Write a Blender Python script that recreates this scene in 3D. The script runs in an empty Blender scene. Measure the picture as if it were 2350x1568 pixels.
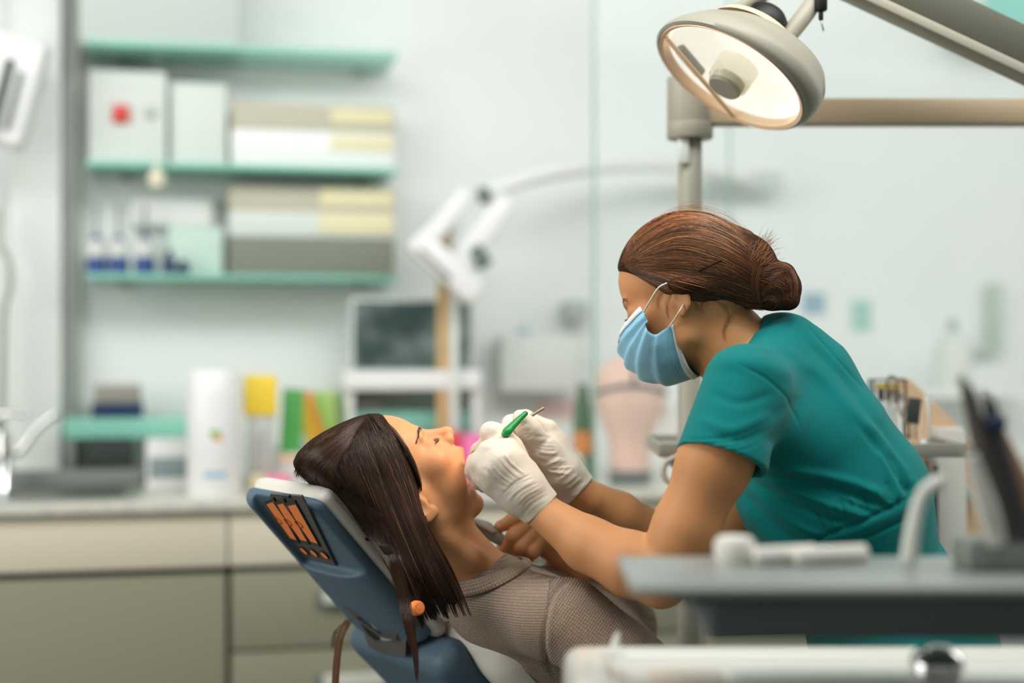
import bpy, bmesh, math, random
import numpy as np
from mathutils import Vector, Matrix
from mathutils.bvhtree import BVHTree

SC = bpy.context.scene
COL = SC.collection
random.seed(7)
RNG = np.random.default_rng(7)

# ---------------------------------------------------------------- camera
CAMD = 2.176          # camera distance to the plane of the two people
CAMZ = 1.29
FPX = 3264.0          # 50 mm on a 36 mm sensor, 2350 px wide
cam_d = bpy.data.cameras.new('camera')
cam = bpy.data.objects.new('camera', cam_d)
COL.objects.link(cam)
cam.location = (0, -CAMD, CAMZ)
cam.rotation_euler = (math.pi / 2, 0, 0)
cam_d.lens = FPX / 2350 * 36
cam_d.sensor_width = 36
cam_d.clip_start = 0.05
cam_d.dof.use_dof = True
cam_d.dof.focus_distance = CAMD - 0.05
cam_d.dof.aperture_fstop = 1.05
SC.camera = cam

# ---------------------------------------------------------------- world, lights, exposure
w = bpy.data.worlds.new('world')
SC.world = w
w.use_nodes = True
w.node_tree.nodes['Background'].inputs[0].default_value = (0.93, 1.0, 0.97, 1)
w.node_tree.nodes['Background'].inputs[1].default_value = 0.19


def area(name, loc, size, energy, color, target):
    l = bpy.data.lights.new(name, 'AREA')
    l.shape = 'RECTANGLE'
    l.size, l.size_y = size
    l.energy = energy
    l.color = color
    o = bpy.data.objects.new(name, l)
    COL.objects.link(o)
    o.location = loc
    d = Vector(target) - Vector(loc)
    o.rotation_euler = d.to_track_quat('-Z', 'Y').to_euler()
    return o


area('wall_fill_light', (0.7, -0.45, 2.75), (5.0, 0.6), 62, (0.97, 1.0, 0.98), (0.8, 2.2, 0.75))  # unseen lamp added to brighten the back wall and cabinets evenly
area('front_fill_light', (0.55, -1.0, 2.9), (1.2, 0.6), 12, (1.0, 0.97, 0.92), (0.0, 0.0, 1.0))  # unseen fill lamp added to brighten the patient's neck from above
area('window_light_left', (-2.6, -0.8, 1.9), (1.8, 1.6), 46, (1.0, 0.98, 0.94), (0.2, 0.0, 1.1))
area('window_light_right', (2.7, 1.0, 2.1), (1.2, 1.2), 14, (1.0, 0.97, 0.92), (0.0, 0.0, 1.0))

SC.view_settings.view_transform = 'Standard'
SC.view_settings.look = 'None'
SC.view_settings.gamma = 1.0
SC.view_settings.use_curve_mapping = False
SC.view_settings.exposure = 0.06

# ---------------------------------------------------------------- helpers: placing
def P(u, v, y=0.0):
    """world point on the line of sight of picture point (u, v) at depth y"""
    d = (CAMD + y) / FPX
    return np.array(((u - 1175) * d, y, CAMZ + (784 - v) * d))


def PX(u, v, y=0.0):
    return Vector(P(u, v, y))


def S(px, y=0.0):
    return px * (CAMD + y) / FPX


def proj(p):
    d = CAMD + p[:, 1]
    return np.stack([1175 + FPX * p[:, 0] / d, 784 - FPX * (p[:, 2] - CAMZ) / d], 1)


# ---------------------------------------------------------------- helpers: materials
MATS = {}


def mat(name, col, rough=0.5, metal=0.0, spec=0.5, coat=0.0, sss=0.0, trans=0.0, ior=1.45, bump=None,
        vary=None, emit=None, attr=None, sheen=0.0, alpha=1.0):
    if name in MATS:
        return MATS[name]
    m = bpy.data.materials.new(name)
    m.use_nodes = True
    nt = m.node_tree
    b = nt.nodes['Principled BSDF']
    b.inputs['Base Color'].default_value = (*col, 1)
    b.inputs['Roughness'].default_value = rough
    b.inputs['Metallic'].default_value = metal
    b.inputs['Specular IOR Level'].default_value = spec
    b.inputs['Coat Weight'].default_value = coat
    b.inputs['Transmission Weight'].default_value = trans
    b.inputs['IOR'].default_value = ior
    b.inputs['Sheen Weight'].default_value = sheen
    b.inputs['Alpha'].default_value = alpha
    if sss:
        b.inputs['Subsurface Weight'].default_value = sss
        b.inputs['Subsurface Radius'].default_value = (1.0, 0.35, 0.2)
        b.inputs['Subsurface Scale'].default_value = 0.008
    if emit:
        b.inputs['Emission Color'].default_value = (*emit[0], 1)
        b.inputs['Emission Strength'].default_value = emit[1]
    tc = nt.nodes.new('ShaderNodeTexCoord')
    base = None
    if attr:
        a = nt.nodes.new('ShaderNodeAttribute')
        a.attribute_name = attr
        base = a.outputs['Color']
    if vary:   # (scale, amount) mottling of the base colour
        n = nt.nodes.new('ShaderNodeTexNoise')
        n.inputs['Scale'].default_value = vary[0]
        n.inputs['Detail'].default_value = 5
        nt.links.new(tc.outputs['Object'], n.inputs['Vector'])
        r = nt.nodes.new('ShaderNodeMapRange')
        r.inputs['From Min'].default_value = 0.3
        r.inputs['From Max'].default_value = 0.7
        r.inputs['To Min'].default_value = 1 - vary[1]
        r.inputs['To Max'].default_value = 1 + vary[1]
        nt.links.new(n.outputs['Fac'], r.inputs['Value'])
        mx = nt.nodes.new('ShaderNodeVectorMath')
        mx.operation = 'SCALE'
        if base is None:
            c = nt.nodes.new('ShaderNodeRGB')
            c.outputs[0].default_value = (*col, 1)
            base = c.outputs[0]
        nt.links.new(base, mx.inputs[0])
        nt.links.new(r.outputs['Result'], mx.inputs['Scale'])
        base = mx.outputs[0]
    if base is not None:
        nt.links.new(base, b.inputs['Base Color'])
    if bump:   # (scale, distance)
        n2 = nt.nodes.new('ShaderNodeTexNoise')
        n2.inputs['Scale'].default_value = bump[0]
        n2.inputs['Detail'].default_value = 3
        nt.links.new(tc.outputs['Object'], n2.inputs['Vector'])
        bp = nt.nodes.new('ShaderNodeBump')
        bp.inputs['Distance'].default_value = bump[1]
        bp.inputs['Strength'].default_value = 1.0
        nt.links.new(n2.outputs['Fac'], bp.inputs['Height'])
        nt.links.new(bp.outputs['Normal'], b.inputs['Normal'])
    MATS[name] = m
    return m


def srgb(r, g, b):
    f = lambda c: (c / 255 / 12.92) if c / 255 <= 0.04045 else ((c / 255 + 0.055) / 1.055) ** 2.4
    return (f(r), f(g), f(b))


# ---------------------------------------------------------------- helpers: objects
def link(name, me, m=None, parent=None, smooth=False):
    o = bpy.data.objects.new(name, me)
    COL.objects.link(o)
    if m is not None:
        me.materials.append(m)
    if parent is not None:
        o.parent = parent
        o.matrix_parent_inverse = parent.matrix_world.inverted()
    if smooth:
        me.polygons.foreach_set('use_smooth', [True] * len(me.polygons))
    return o


def tag(o, label, cat, group=None):
    o['label'] = label
    o['category'] = cat
    if group:
        o['group'] = group
    return o


def struct(o, label=None):
    o['kind'] = 'structure'
    if label:
        o['label'] = label
    return o


def thing(name, label, cat, loc=(0, 0, 0), group=None):
    o = bpy.data.objects.new(name, None)
    COL.objects.link(o)
    o.location = loc
    o.matrix_world = Matrix.Translation(loc)
    o.empty_display_size = 0.05
    tag(o, label, cat, group)
    return o


def meshpy(name, V, F, m=None, parent=None, smooth=True):
    me = bpy.data.meshes.new(name)
    V = np.asarray(V, dtype=np.float64)
    F = np.asarray(F, dtype=np.int32)
    k = F.shape[1]
    me.vertices.add(len(V))
    me.vertices.foreach_set('co', V.ravel())
    me.loops.add(F.size)
    me.loops.foreach_set('vertex_index', F.ravel())
    me.polygons.add(len(F))
    me.polygons.foreach_set('loop_start', np.arange(0, F.size, k, dtype=np.int32))
    me.update(calc_edges=True)
    me.validate()
    return link(name, me, m, parent, smooth)


def bm_obj(name, bm, m, parent=None, smooth=False, bevel=0.0, seg=3):
    if bevel:
        bmesh.ops.bevel(bm, geom=bm.edges[:], offset=bevel, segments=seg, affect='EDGES', profile=0.5)
    bmesh.ops.recalc_face_normals(bm, faces=bm.faces[:])
    me = bpy.data.meshes.new(name)
    bm.to_mesh(me)
    bm.free()
    o = link(name, me, m, parent)
    if smooth or bevel:
        me.polygons.foreach_set('use_smooth', [True] * len(me.polygons))
        try:
            me.set_sharp_from_angle(angle=math.radians(40))
        except Exception:
            pass
    return o


def frame(ax, nz=(0, 0, 1)):
    """3x3 matrix with columns: x along ax, z near nz"""
    x = Vector(ax).normalized()
    z = Vector(nz)
    z = (z - x * z.dot(x)).normalized()
    y = z.cross(x)
    return Matrix((x, y, z)).transposed()


def rotz(a):
    return Matrix.Rotation(a, 3, 'Z')


def box(name, c, size, m, parent=None, R=None, bevel=0.0, seg=2, taper=None):
    """box with centre c, full size, optional rotation matrix"""
    bm = bmesh.new()
    bmesh.ops.create_cube(bm, size=1.0)
    for v in bm.verts:
        f = 1.0
        if taper and v.co.z > 0:
            v.co.x *= taper[0]
            v.co.y *= taper[1]
        v.co = Vector((v.co.x * size[0], v.co.y * size[1], v.co.z * size[2]))
    if bevel:
        bmesh.ops.bevel(bm, geom=bm.edges[:], offset=bevel, segments=seg, affect='EDGES', profile=0.5)
    M = Matrix.Translation(Vector(c)) @ (R.to_4x4() if R is not None else Matrix.Identity(4))
    bmesh.ops.transform(bm, matrix=M, verts=bm.verts[:])
    return bm_obj(name, bm, m, parent, smooth=bool(bevel))


def prism(name, pts, depth, m, parent=None, M=None, bevel=0.0, seg=2):
    """polygon pts (x, z) extruded along +y by depth, transformed by M (4x4)"""
    bm = bmesh.new()
    a = [bm.verts.new((x, 0, z)) for x, z in pts]
    b = [bm.verts.new((x, depth, z)) for x, z in pts]
    n = len(pts)
    bm.faces.new(a)
    bm.faces.new(b[::-1])
    for i in range(n):
        bm.faces.new((a[i], b[i], b[(i + 1) % n], a[(i + 1) % n]))
    if bevel:
        bmesh.ops.recalc_face_normals(bm, faces=bm.faces[:])
        bmesh.ops.bevel(bm, geom=bm.edges[:], offset=bevel, segments=seg, affect='EDGES', profile=0.5)
    if M is not None:
        bmesh.ops.transform(bm, matrix=M, verts=bm.verts[:])
    return bm_obj(name, bm, m, parent, smooth=bool(bevel))


def lathe(name, prof, m, parent=None, M=None, n=40, arc=None):
    """prof: (r, z) pairs turned about z"""
    V, F = [], []
    k = len(prof)
    for i in range(n):
        a = 2 * math.pi * i / n
        for r, z in prof:
            V.append((r * math.cos(a), r * math.sin(a), z))
    for i in range(n):
        j = (i + 1) % n
        for q in range(k - 1):
            F.append((i * k + q, j * k + q, j * k + q + 1, i * k + q + 1))
    V = np.array(V)
    if M is not None:
        A = np.array(M)
        V = V @ A[:3, :3].T + A[:3, 3]
    bm = bmesh.new()
    vs = [bm.verts.new(v) for v in V]
    for f in F:
        if len(set(f)) == 4:
            bm.faces.new([vs[i] for i in f])
    bmesh.ops.remove_doubles(bm, verts=bm.verts[:], dist=1e-6)
    return bm_obj(name, bm, m, parent, smooth=True) if arc is None else bm


def sharpen(o, deg=35):
    o.data.polygons.foreach_set('use_smooth', [True] * len(o.data.polygons))
    o.data.set_sharp_from_angle(angle=math.radians(deg))
    return o


def crspline(pts, n):
    """Catmull-Rom through pts (k, d), n samples"""
    p = np.asarray(pts, float)
    k = len(p)
    if k == 2:
        t = np.linspace(0, 1, n)[:, None]
        return p[0] * (1 - t) + p[1] * t
    q = np.vstack([2 * p[0] - p[1], p, 2 * p[-1] - p[-2]])
    t = np.linspace(0, k - 1 - 1e-9, n)
    i = t.astype(int)
    f = (t - i)[:, None]
    a, b, c, d = q[i], q[i + 1], q[i + 2], q[i + 3]
    return 0.5 * (2 * b + (c - a) * f + (2 * a - 5 * b + 4 * c - d) * f * f + (3 * b - a - 3 * c + d) * f ** 3)


def tubes(paths, radii, sides=6, caps=True):
    """paths: (N, n, 3); radii: (N, n) -> V, F quads (all the tubes in one)"""
    paths = np.asarray(paths, float)
    N, n, _ = paths.shape
    radii = np.broadcast_to(np.asarray(radii, float), (N, n))
    T = np.gradient(paths, axis=1)
    T /= np.linalg.norm(T, axis=2, keepdims=True) + 1e-12
    up = np.zeros_like(T)
    up[..., 1] = 1.0
    bad = np.abs(T[..., 1]) > 0.9
    up[bad] = (0, 0, 1)
    A = np.cross(T, up)
    A /= np.linalg.norm(A, axis=2, keepdims=True) + 1e-12
    B = np.cross(T, A)
    ang = np.arange(sides) * 2 * np.pi / sides
    V = paths[:, :, None, :] + radii[:, :, None, None] * (A[:, :, None, :] * np.cos(ang)[None, None, :, None] +
                                                         B[:, :, None, :] * np.sin(ang)[None, None, :, None])
    V = V.reshape(-1, 3)
    idx = np.arange(N * n * sides).reshape(N, n, sides)
    a = idx[:, :-1, :]
    b = idx[:, 1:, :]
    F = np.stack([a, np.roll(a, -1, 2), np.roll(b, -1, 2), b], -1).reshape(-1, 4)
    return V, F


def tube(name, pts, r, m, parent=None, sides=12, n=None, smoothpath=True):
    pts = np.asarray(pts, float)
    if n is None:
        n = max(2, (len(pts) - 1) * 8 + 1) if len(pts) > 2 and smoothpath else len(pts)
    rr = np.atleast_1d(np.asarray(r, float))
    if rr.size == 1:
        rr = np.repeat(rr, len(pts))
    c = crspline(np.hstack([pts, rr[:, None]]), n) if smoothpath else np.hstack([pts, rr[:, None]])
    path, rad = c[:, :3], np.maximum(c[:, 3], 1e-5)
    # closed rounded ends
    d0 = path[0] - path[1]
    d0 /= np.linalg.norm(d0) + 1e-12
    d1 = path[-1] - path[-2]
    d1 /= np.linalg.norm(d1) + 1e-12
    path = np.vstack([path[0] + d0 * rad[0] * .3, path[0] + d0 * rad[0] * .25, path, path[-1] + d1 * rad[-1] * .25,
                      path[-1] + d1 * rad[-1] * .3])
    rad = np.concatenate([[1e-5, rad[0] * .75], rad, [rad[-1] * .75, 1e-5]])
    V, F = tubes(path[None], rad[None], sides)
    return meshpy(name, V, F, m, parent, True)


# ---------------------------------------------------------------- helpers: implicit surfaces for bodies and cloth
def smin(a, b, k):
    if k <= 0:
        return np.minimum(a, b)
    h = np.maximum(k - np.abs(a - b), 0) / k
    return np.minimum(a, b) - h * h * k * 0.25


def smax(a, b, k):
    return -smin(-a, -b, k)


def ell(p, c, r, R=None):
    q = p - np.asarray(c, p.dtype)
    if R is not None:
        q = q @ np.asarray(R, p.dtype)
    r = np.asarray(r, p.dtype)
    k0 = np.sqrt(((q / r) ** 2).sum(-1))
    k1 = np.sqrt(((q / (r * r)) ** 2).sum(-1)) + 1e-9
    return k0 * (k0 - 1) / k1


def cone(p, a, b, ra, rb):
    a = np.asarray(a, p.dtype)
    ab = np.asarray(b, p.dtype) - a
    q = p - a
    t = np.clip((q @ ab) / (ab @ ab + 1e-12), 0, 1)
    return np.sqrt(((q - t[..., None] * ab) ** 2).sum(-1)) - (ra + (rb - ra) * t)


def rbox(p, c, half, r, R=None):
    q = p - np.asarray(c, p.dtype)
    if R is not None:
        q = q @ np.asarray(R, p.dtype)
    q = np.abs(q) - (np.asarray(half, p.dtype) - r)
    return np.sqrt((np.maximum(q, 0) ** 2).sum(-1)) + np.minimum(q.max(-1), 0) - r


class Grid:
    def __init__(self, lo, hi, h):
        self.lo = np.asarray(lo, np.float32)
        self.h = h
        self.n = np.ceil((np.asarray(hi) - np.asarray(lo)) / h).astype(int) + 1
        self.D = np.full(self.n, 1.0, np.float32)

    def slab(self, lo, hi):
        a = np.clip(np.floor((np.asarray(lo) - self.lo) / self.h).astype(int), 0, self.n - 1)
        b = np.clip(np.ceil((np.asarray(hi) - self.lo) / self.h).astype(int) + 1, 1, self.n)
        s = tuple(slice(i, j) for i, j in zip(a, b))
        ax = [self.lo[i] + self.h * np.arange(a[i], b[i], dtype=np.float32) for i in range(3)]
        p = np.stack(np.meshgrid(*ax, indexing='ij'), -1)
        return s, p

    def value(self, fn, lo, hi, k):
        """fn on the box lo..hi: coarse everywhere, fine only near its surface"""
        h, c = self.h, 4
        lo = np.asarray(lo) - k - 3 * h
        hi = np.asarray(hi) + k + 3 * h
        a = np.clip(np.floor((lo - self.lo) / h).astype(int), 0, self.n - 1)
        b = np.clip(np.ceil((hi - self.lo) / h).astype(int) + 1, 1, self.n)
        if (b <= a).any():
            return None, None
        s = tuple(slice(i, j) for i, j in zip(a, b))
        nc = -(-(b - a) // c)
        ax = [self.lo[i] + h * (a[i] + c * np.arange(nc[i], dtype=np.float32) + (c - 1) / 2) for i in range(3)]
        pc = np.stack(np.meshgrid(*ax, indexing='ij'), -1).astype(np.float32)
        dc = fn(pc.reshape(-1, 3)).reshape(nc)
        near = np.abs(dc) < (c * h * 1.6 + k + 2 * h)
        full = np.repeat(np.repeat(np.repeat(dc, c, 0), c, 1), c, 2)
        cells = np.stack(np.nonzero(near), 1)
        if len(cells):
            o = np.stack(np.meshgrid(*[np.arange(c)] * 3, indexing='ij'), -1).reshape(-1, 3)
            idx = (cells[:, None, :] * c + o[None]).reshape(-1, 3)
            p = (self.lo + h * (idx + a)).astype(np.float32)
            full[idx[:, 0], idx[:, 1], idx[:, 2]] = fn(p)
        z = b - a
        return s, full[:z[0], :z[1], :z[2]].astype(np.float32)

    def add(self, fn, lo, hi, k=0.0):
        s, d = self.value(fn, lo, hi, k)
        if s is not None:
            self.D[s] = smin(self.D[s], d, k)

    def cut(self, fn, lo, hi, k=0.0):
        s, d = self.value(fn, lo, hi, k)
        if s is not None:
            self.D[s] = smax(self.D[s], -d, k)

    def cone(self, a, b, ra, rb, k=0.0, cut=False):
        a, b = np.asarray(a), np.asarray(b)
        lo = np.minimum(a - ra, b - rb)
        hi = np.maximum(a + ra, b + rb)
        (self.cut if cut else self.add)(lambda p: cone(p, a, b, ra, rb), lo, hi, k)

    def chain(self, pts, k=0.0):
        """pts: list of (point, radius)"""
        for (a, ra), (b, rb) in zip(pts[:-1], pts[1:]):
            self.cone(a, b, ra, rb, k)

    def ell(self, c, r, R=None, k=0.0, cut=False):
        m = max(r)
        (self.cut if cut else self.add)(lambda p: ell(p, c, r, R), np.asarray(c) - m, np.asarray(c) + m, k)

    def mesh(self, smooth=1):
        D = self.D
        sg = D < 0
        n = np.array(D.shape)
        # cells with a sign change
        c = sg[:-1, :-1, :-1].astype(np.int8)
        tot = np.zeros(tuple(n - 1), np.int8)
        for i in (0, 1):
            for j in (0, 1):
                for k in (0, 1):
                    tot += sg[i:n[0] - 1 + i, j:n[1] - 1 + j, k:n[2] - 1 + k]
        act = np.nonzero((tot > 0) & (tot < 8))
        A = np.stack(act, 1)
        ids = np.full(tuple(n - 1), -1, np.int32)
        ids[act] = np.arange(len(A))
        acc = np.zeros((len(A), 3))
        cnt = np.zeros(len(A))
        for ax in range(3):
            o1, o2 = [x for x in range(3) if x != ax]
            for i in (0, 1):
                for j in (0, 1):
                    off = np.zeros(3, int)
                    off[o1] = i
                    off[o2] = j
                    a = A + off
                    b = a.copy()
                    b[:, ax] += 1
                    da = D[a[:, 0], a[:, 1], a[:, 2]]
                    db = D[b[:, 0], b[:, 1], b[:, 2]]
                    m = (da < 0) != (db < 0)
                    t = np.where(m, da / np.where(m, da - db, 1), 0)
                    pt = a.astype(float)
                    pt[:, ax] += t
                    acc[m] += pt[m]
                    cnt[m] += 1
        V = acc / cnt[:, None] * self.h + self.lo
        F = []
        for ax in range(3):
            o1, o2 = (ax + 1) % 3, (ax + 2) % 3
            sl_a = [slice(1, -1)] * 3
            sl_a[ax] = slice(0, n[ax] - 1)
            sl_b = [slice(1, -1)] * 3
            sl_b[ax] = slice(1, n[ax])
            ea, eb = sg[tuple(sl_a)], sg[tuple(sl_b)]
            e = np.stack(np.nonzero(ea != eb), 1)
            flip = ea[e[:, 0], e[:, 1], e[:, 2]]
            base = e.copy()
            base[:, o1] += 1
            base[:, o2] += 1
            q = []
            for i, j in ((0, 0), (1, 0), (1, 1), (0, 1)):
                g = base.copy()
                g[:, o1] -= i
                g[:, o2] -= j
                q.append(ids[g[:, 0], g[:, 1], g[:, 2]])
            q = np.stack(q, 1)
            q[~flip] = q[~flip][:, ::-1]
            F.append(q)
        F = np.vstack(F)
        F = F[(F >= 0).all(1)]
        for _ in range(smooth):
            V = relax(V, F)
        return V, F


def relax(V, F, w=0.5):
    acc = np.zeros_like(V)
    cnt = np.zeros(len(V))
    for i in range(4):
        a, b = F[:, i], F[:, (i + 1) % 4]
        for x, y in ((a, b), (b, a)):
            for c in range(3):
                acc[:, c] += np.bincount(x, V[y, c], len(V))
            cnt += np.bincount(x, minlength=len(V))
    m = cnt > 0
    W = V.copy()
    W[m] = V[m] * (1 - w) + w * acc[m] / cnt[m, None]
    return W


def normals(V, F):
    n = np.cross(V[F[:, 2]] - V[F[:, 0]], V[F[:, 3]] - V[F[:, 1]])
    N = np.zeros_like(V)
    for i in range(4):
        for c in range(3):
            N[:, c] += np.bincount(F[:, i], n[:, c], len(V))
    return N / (np.linalg.norm(N, axis=1, keepdims=True) + 1e-12)


def polydist(uv, line):
    """distance (px) and parameter 0..1 from points uv to the polyline"""
    line = np.asarray(line, float)
    best = np.full(len(uv), 1e9)
    par = np.zeros(len(uv))
    side = np.zeros(len(uv))
    seg = np.linalg.norm(np.diff(line, axis=0), axis=1)
    cum = np.concatenate([[0], np.cumsum(seg)]) / seg.sum()
    for i in range(len(line) - 1):
        a, ab = line[i], line[i + 1] - line[i]
        t = np.clip(((uv - a) @ ab) / (ab @ ab), 0, 1)
        off = uv - a - t[:, None] * ab
        d = np.linalg.norm(off, axis=1)
        m = d < best
        best[m] = d[m]
        par[m] = (cum[i] + t * (cum[i + 1] - cum[i]))[m]
        side[m] = np.sign(ab[0] * off[:, 1] - ab[1] * off[:, 0])[m]
    return best, par, side


def sculpt(V, F, strokes, ylim=None, nsm=1):
    """strokes on the side that faces -y: (polyline, width px, height mm[, asym]); moves points along normals"""
    N = normals(V, F)
    uv = proj(V)
    face = np.clip((-N[:, 1] + 0.25) / 0.5, 0, 1)
    if ylim is not None:
        face = face * (V[:, 1] < ylim)
    off = np.zeros(len(V))
    for st in strokes:
        line, wd, hgt = st[:3]
        ln = np.asarray(line, float)
        if len(ln) > 2:
            ln = crspline(ln, len(ln) * 5)
        lo, hi = ln.min(0) - 3 * wd, ln.max(0) + 3 * wd
        m = np.nonzero(((uv > lo) & (uv < hi)).all(1) & (face > 0))[0]
        if not len(m):
            continue
        d, t, sd = polydist(uv[m], ln)
        g = np.exp(-(d / wd) ** 2)
        if len(st) > 3 and st[3]:      # one-sided step: groove beside a ridge
            g = g * (0.35 + 0.65 * (sd > 0)) - st[3] * np.exp(-((d * sd + wd) / wd) ** 2)
        taper = np.clip(np.minimum(t, 1 - t) * 5 + 0.15, 0, 1)
        off[m] += hgt * 0.001 * g * taper * face[m]
    return V + N * off[:, None]


def setcol(o, C, name='col'):
    me = o.data
    a = me.color_attributes.new(name, 'FLOAT_COLOR', 'POINT')
    C = np.asarray(C, np.float32)
    if C.shape[1] == 3:
        C = np.hstack([C, np.ones((len(C), 1), np.float32)])
    a.data.foreach_set('color', C.ravel())


def setvec(o, A, name):
    a = o.data.attributes.new(name, 'FLOAT_VECTOR', 'POINT')
    a.data.foreach_set('vector', np.asarray(A, np.float32).ravel())


def pnoise(p, scale, seed=0, octaves=3):
    """cheap smooth noise from sums of sines"""
    r = np.random.default_rng(seed)
    out = np.zeros(len(p))
    amp, f = 1.0, scale
    for _ in range(octaves):
        for _k in range(5):
            d = r.normal(size=3)
            d /= np.linalg.norm(d)
            out += amp * np.sin(p @ d * f + r.uniform(0, 6.28)) / 5
        amp *= 0.5
        f *= 2.1
    return out

# ---------------------------------------------------------------- a human head, in centimetres: x forward, y left, z up, ears at the origin
def head_fn(q, jaw=0.0, lips=True, ear_dz=0.8, ear_s=1.0):
    f32 = q.dtype
    ya = np.abs(q[..., 1])
    s = np.stack([q[..., 0], ya, q[..., 2]], -1)       # mirrored
    d = ell(q, (0.3, 0, 5.0), (8.7, 7.3, 7.7))
    d = smin(d, ell(q, (3.4, 0, 4.6), (5.75, 6.2, 5.4)), 1.5)
    d = smin(d, ell(q, (3.6, 0, -0.4), (5.35, 5.6, 6.0)), 1.5)
    d = smin(d, ell(q, (-2.5, 0, 0.5), (5.5, 5.8, 5.0)), 1.5)
    d = smin(d, ell(s, (5.8, 4.2, -0.7), (2.2, 1.9, 2.1)), 1.8)
    d = smin(d, ell(q, (6.5, 0, -3.1), (3.35, 3.5, 2.6)), 1.6)
    d = smin(d, cone(q, (7.0, 0, 2.8), (7.9, 0, -1.6), 1.5, 1.7), 1.2)
    d = smin(d, cone(s, (7.5, 1.6, -0.6), (6.6, 2.9, -3.6), 1.3, 1.5), 1.6)
    d = smin(d, ell(q, (-0.5, 0, 0.8), (5.0, 6.6, 4.0)), 1.5)
    d = smin(d, ell(q, (8.0, 0, -3.3), (1.9, 2.2, 1.3)), 0.8)
    # brow, eye sockets, lids
    d = smin(d, cone(s, (8.85, 0.6, 3.0), (7.9, 4.0, 3.1), 0.62, 0.5), 1.1)
    d = smax(d, -ell(s, (9.55, 3.0, 1.35), (1.5, 1.9, 1.1)), 1.0)
    d = smin(d, ell(s, (7.35, 3.15, 1.3), (1.48, 1.6, 1.35)), 0.5)
    # nose
    d = smin(d, cone(q, (8.5, 0, 2.8), (10.75, 0, -0.7), 0.55, 0.78), 0.8)
    d = smin(d, cone(q, (8.6, 0, 1.2), (9.8, 0, -1.3), 0.8, 1.0), 0.6)
    d = smin(d, ell(q, (11.0, 0, -1.1), (1.0, 0.95, 0.92)), 0.5)
    d = smin(d, ell(s, (10.05, 1.05, -1.6), (1.0, 0.66, 0.74)), 0.4)
    d = smin(d, cone(q, (10.9, 0, -1.6), (9.4, 0, -2.6), 0.42, 0.45), 0.5)
    d = smax(d, -ell(s, (10.3, 0.55, -2.25), (0.6, 0.3, 0.35)), 0.2)
    # jaw, turned about the ears
    a = math.radians(jaw)
    ca, sa = math.cos(a), math.sin(a)
    x, z = s[..., 0] - 1.0, s[..., 2]
    j = np.stack([ca * x - sa * z + 1.0, ya, sa * x + ca * z], -1)
    e = cone(j, (1.0, 5.0, -0.5), (1.5, 4.6, -5.0), 1.5, 1.4)
    e = smin(e, cone(j, (1.5, 4.6, -5.0), (7.0, 1.3, -7.6), 1.35, 1.35), 0.8)
    e = smin(e, ell(j, (7.75, 0, -7.6), (1.55, 2.0, 1.35)), 1.2)
    e = smin(e, ell(j, (4.0, 0, -5.6), (4.3, 4.6, 2.3)), 1.2)
    e = smin(e, ell(j, (6.9, 0, -5.7), (2.35, 2.7, 1.3)), 0.8)
    # cheek tissue between the two jaws
    d = smin(d, ell(s, (3.6, 3.4, -3.6), (3.6, 2.5, 3.6)), 1.0)
    d = smin(d, e, 1.5)
    if jaw > 4:       # mouth opening
        d = smax(d, -ell(q, (8.2, 0, -5.55), (2.9, 1.75, 1.05), None), 0.35)
    # lips
    if lips:
        d = smin(d, cone(s, (9.7, 0.0, -4.05), (8.0, 2.4, -4.75), 0.78, 0.34), 0.4)
        d = smin(d, cone(j, (9.0, 0.0, -5.0), (7.75, 2.3, -4.6), 0.6, 0.3), 0.35)
    # ears
    ca, sa = math.cos(0.35), math.sin(0.35)
    er = np.stack([s[..., 0] * ca - (ya - 6.85) * sa, s[..., 0] * sa + (ya - 6.85) * ca, s[..., 2] + ear_dz], -1) / np.float32(ear_s)
    ear = ell(er, (-1.0, 0.3, 0.2), (1.75, 0.45, 2.9))
    ear = smin(ear, ell(er, (0.0, 0.0, -2.4), (0.75, 0.42, 0.8)), 0.5)
    ear = smax(ear, -ell(er, (-0.75, 0.85, 0.35), (1.05, 0.55, 1.9)), 0.25)
    ear = smin(ear, cone(er, (0.35, 0.1, 0.3), (0.35, 0.15, -0.5), 0.35, 0.3), 0.3)
    d = smin(d, ear * np.float32(ear_s), 0.5)
    return d


def euler_zyx(a, b, c):
    ca, sa, cb, sb, cc, sc = math.cos(a), math.sin(a), math.cos(b), math.sin(b), math.cos(c), math.sin(c)
    Rz = np.array([[ca, -sa, 0], [sa, ca, 0], [0, 0, 1]])
    Ry = np.array([[cb, 0, sb], [0, 1, 0], [-sb, 0, cb]])
    Rx = np.array([[1, 0, 0], [0, cc, -sc], [0, sc, cc]])
    return Rz @ Ry @ Rx


class Head:
    def __init__(self, ang, pos, s, jaw, ear=(0.8, 1.0)):
        self.ear = ear
        self.R = euler_zyx(*[math.radians(x) for x in ang])
        self.t = np.array(pos)
        self.s = s
        self.jaw = jaw

    def w(self, *p):
        """local cm -> world"""
        return (np.asarray(p, float) * self.s / 100) @ self.R.T + self.t

    def loc(self, p):
        return ((p - self.t) @ self.R) * (100 / self.s)

    def add(self, g, k=0.0, scale=1.0):
        R = self.R.astype(np.float32)
        t = self.t.astype(np.float32)

        def fn(p):
            q = ((p - t) @ R) * np.float32(100 / self.s)
            return head_fn(q, self.jaw, True, *self.ear) * np.float32(self.s / 100)
        c = [self.w(x, y, z) for x in (-10, 12.5) for y in (-9, 9) for z in (-12, 13.5)]
        g.add(fn, np.min(c, 0), np.max(c, 0), k)


PH = Head((23.0, -58.1, -4.0), (-0.1706, 0.02, 1.050), 1.10, 22)
DH = Head((157.3, 21.9, 2.3), (0.279, 0.03, 1.351), 1.06, 0, (-0.1, 0.86))

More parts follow.
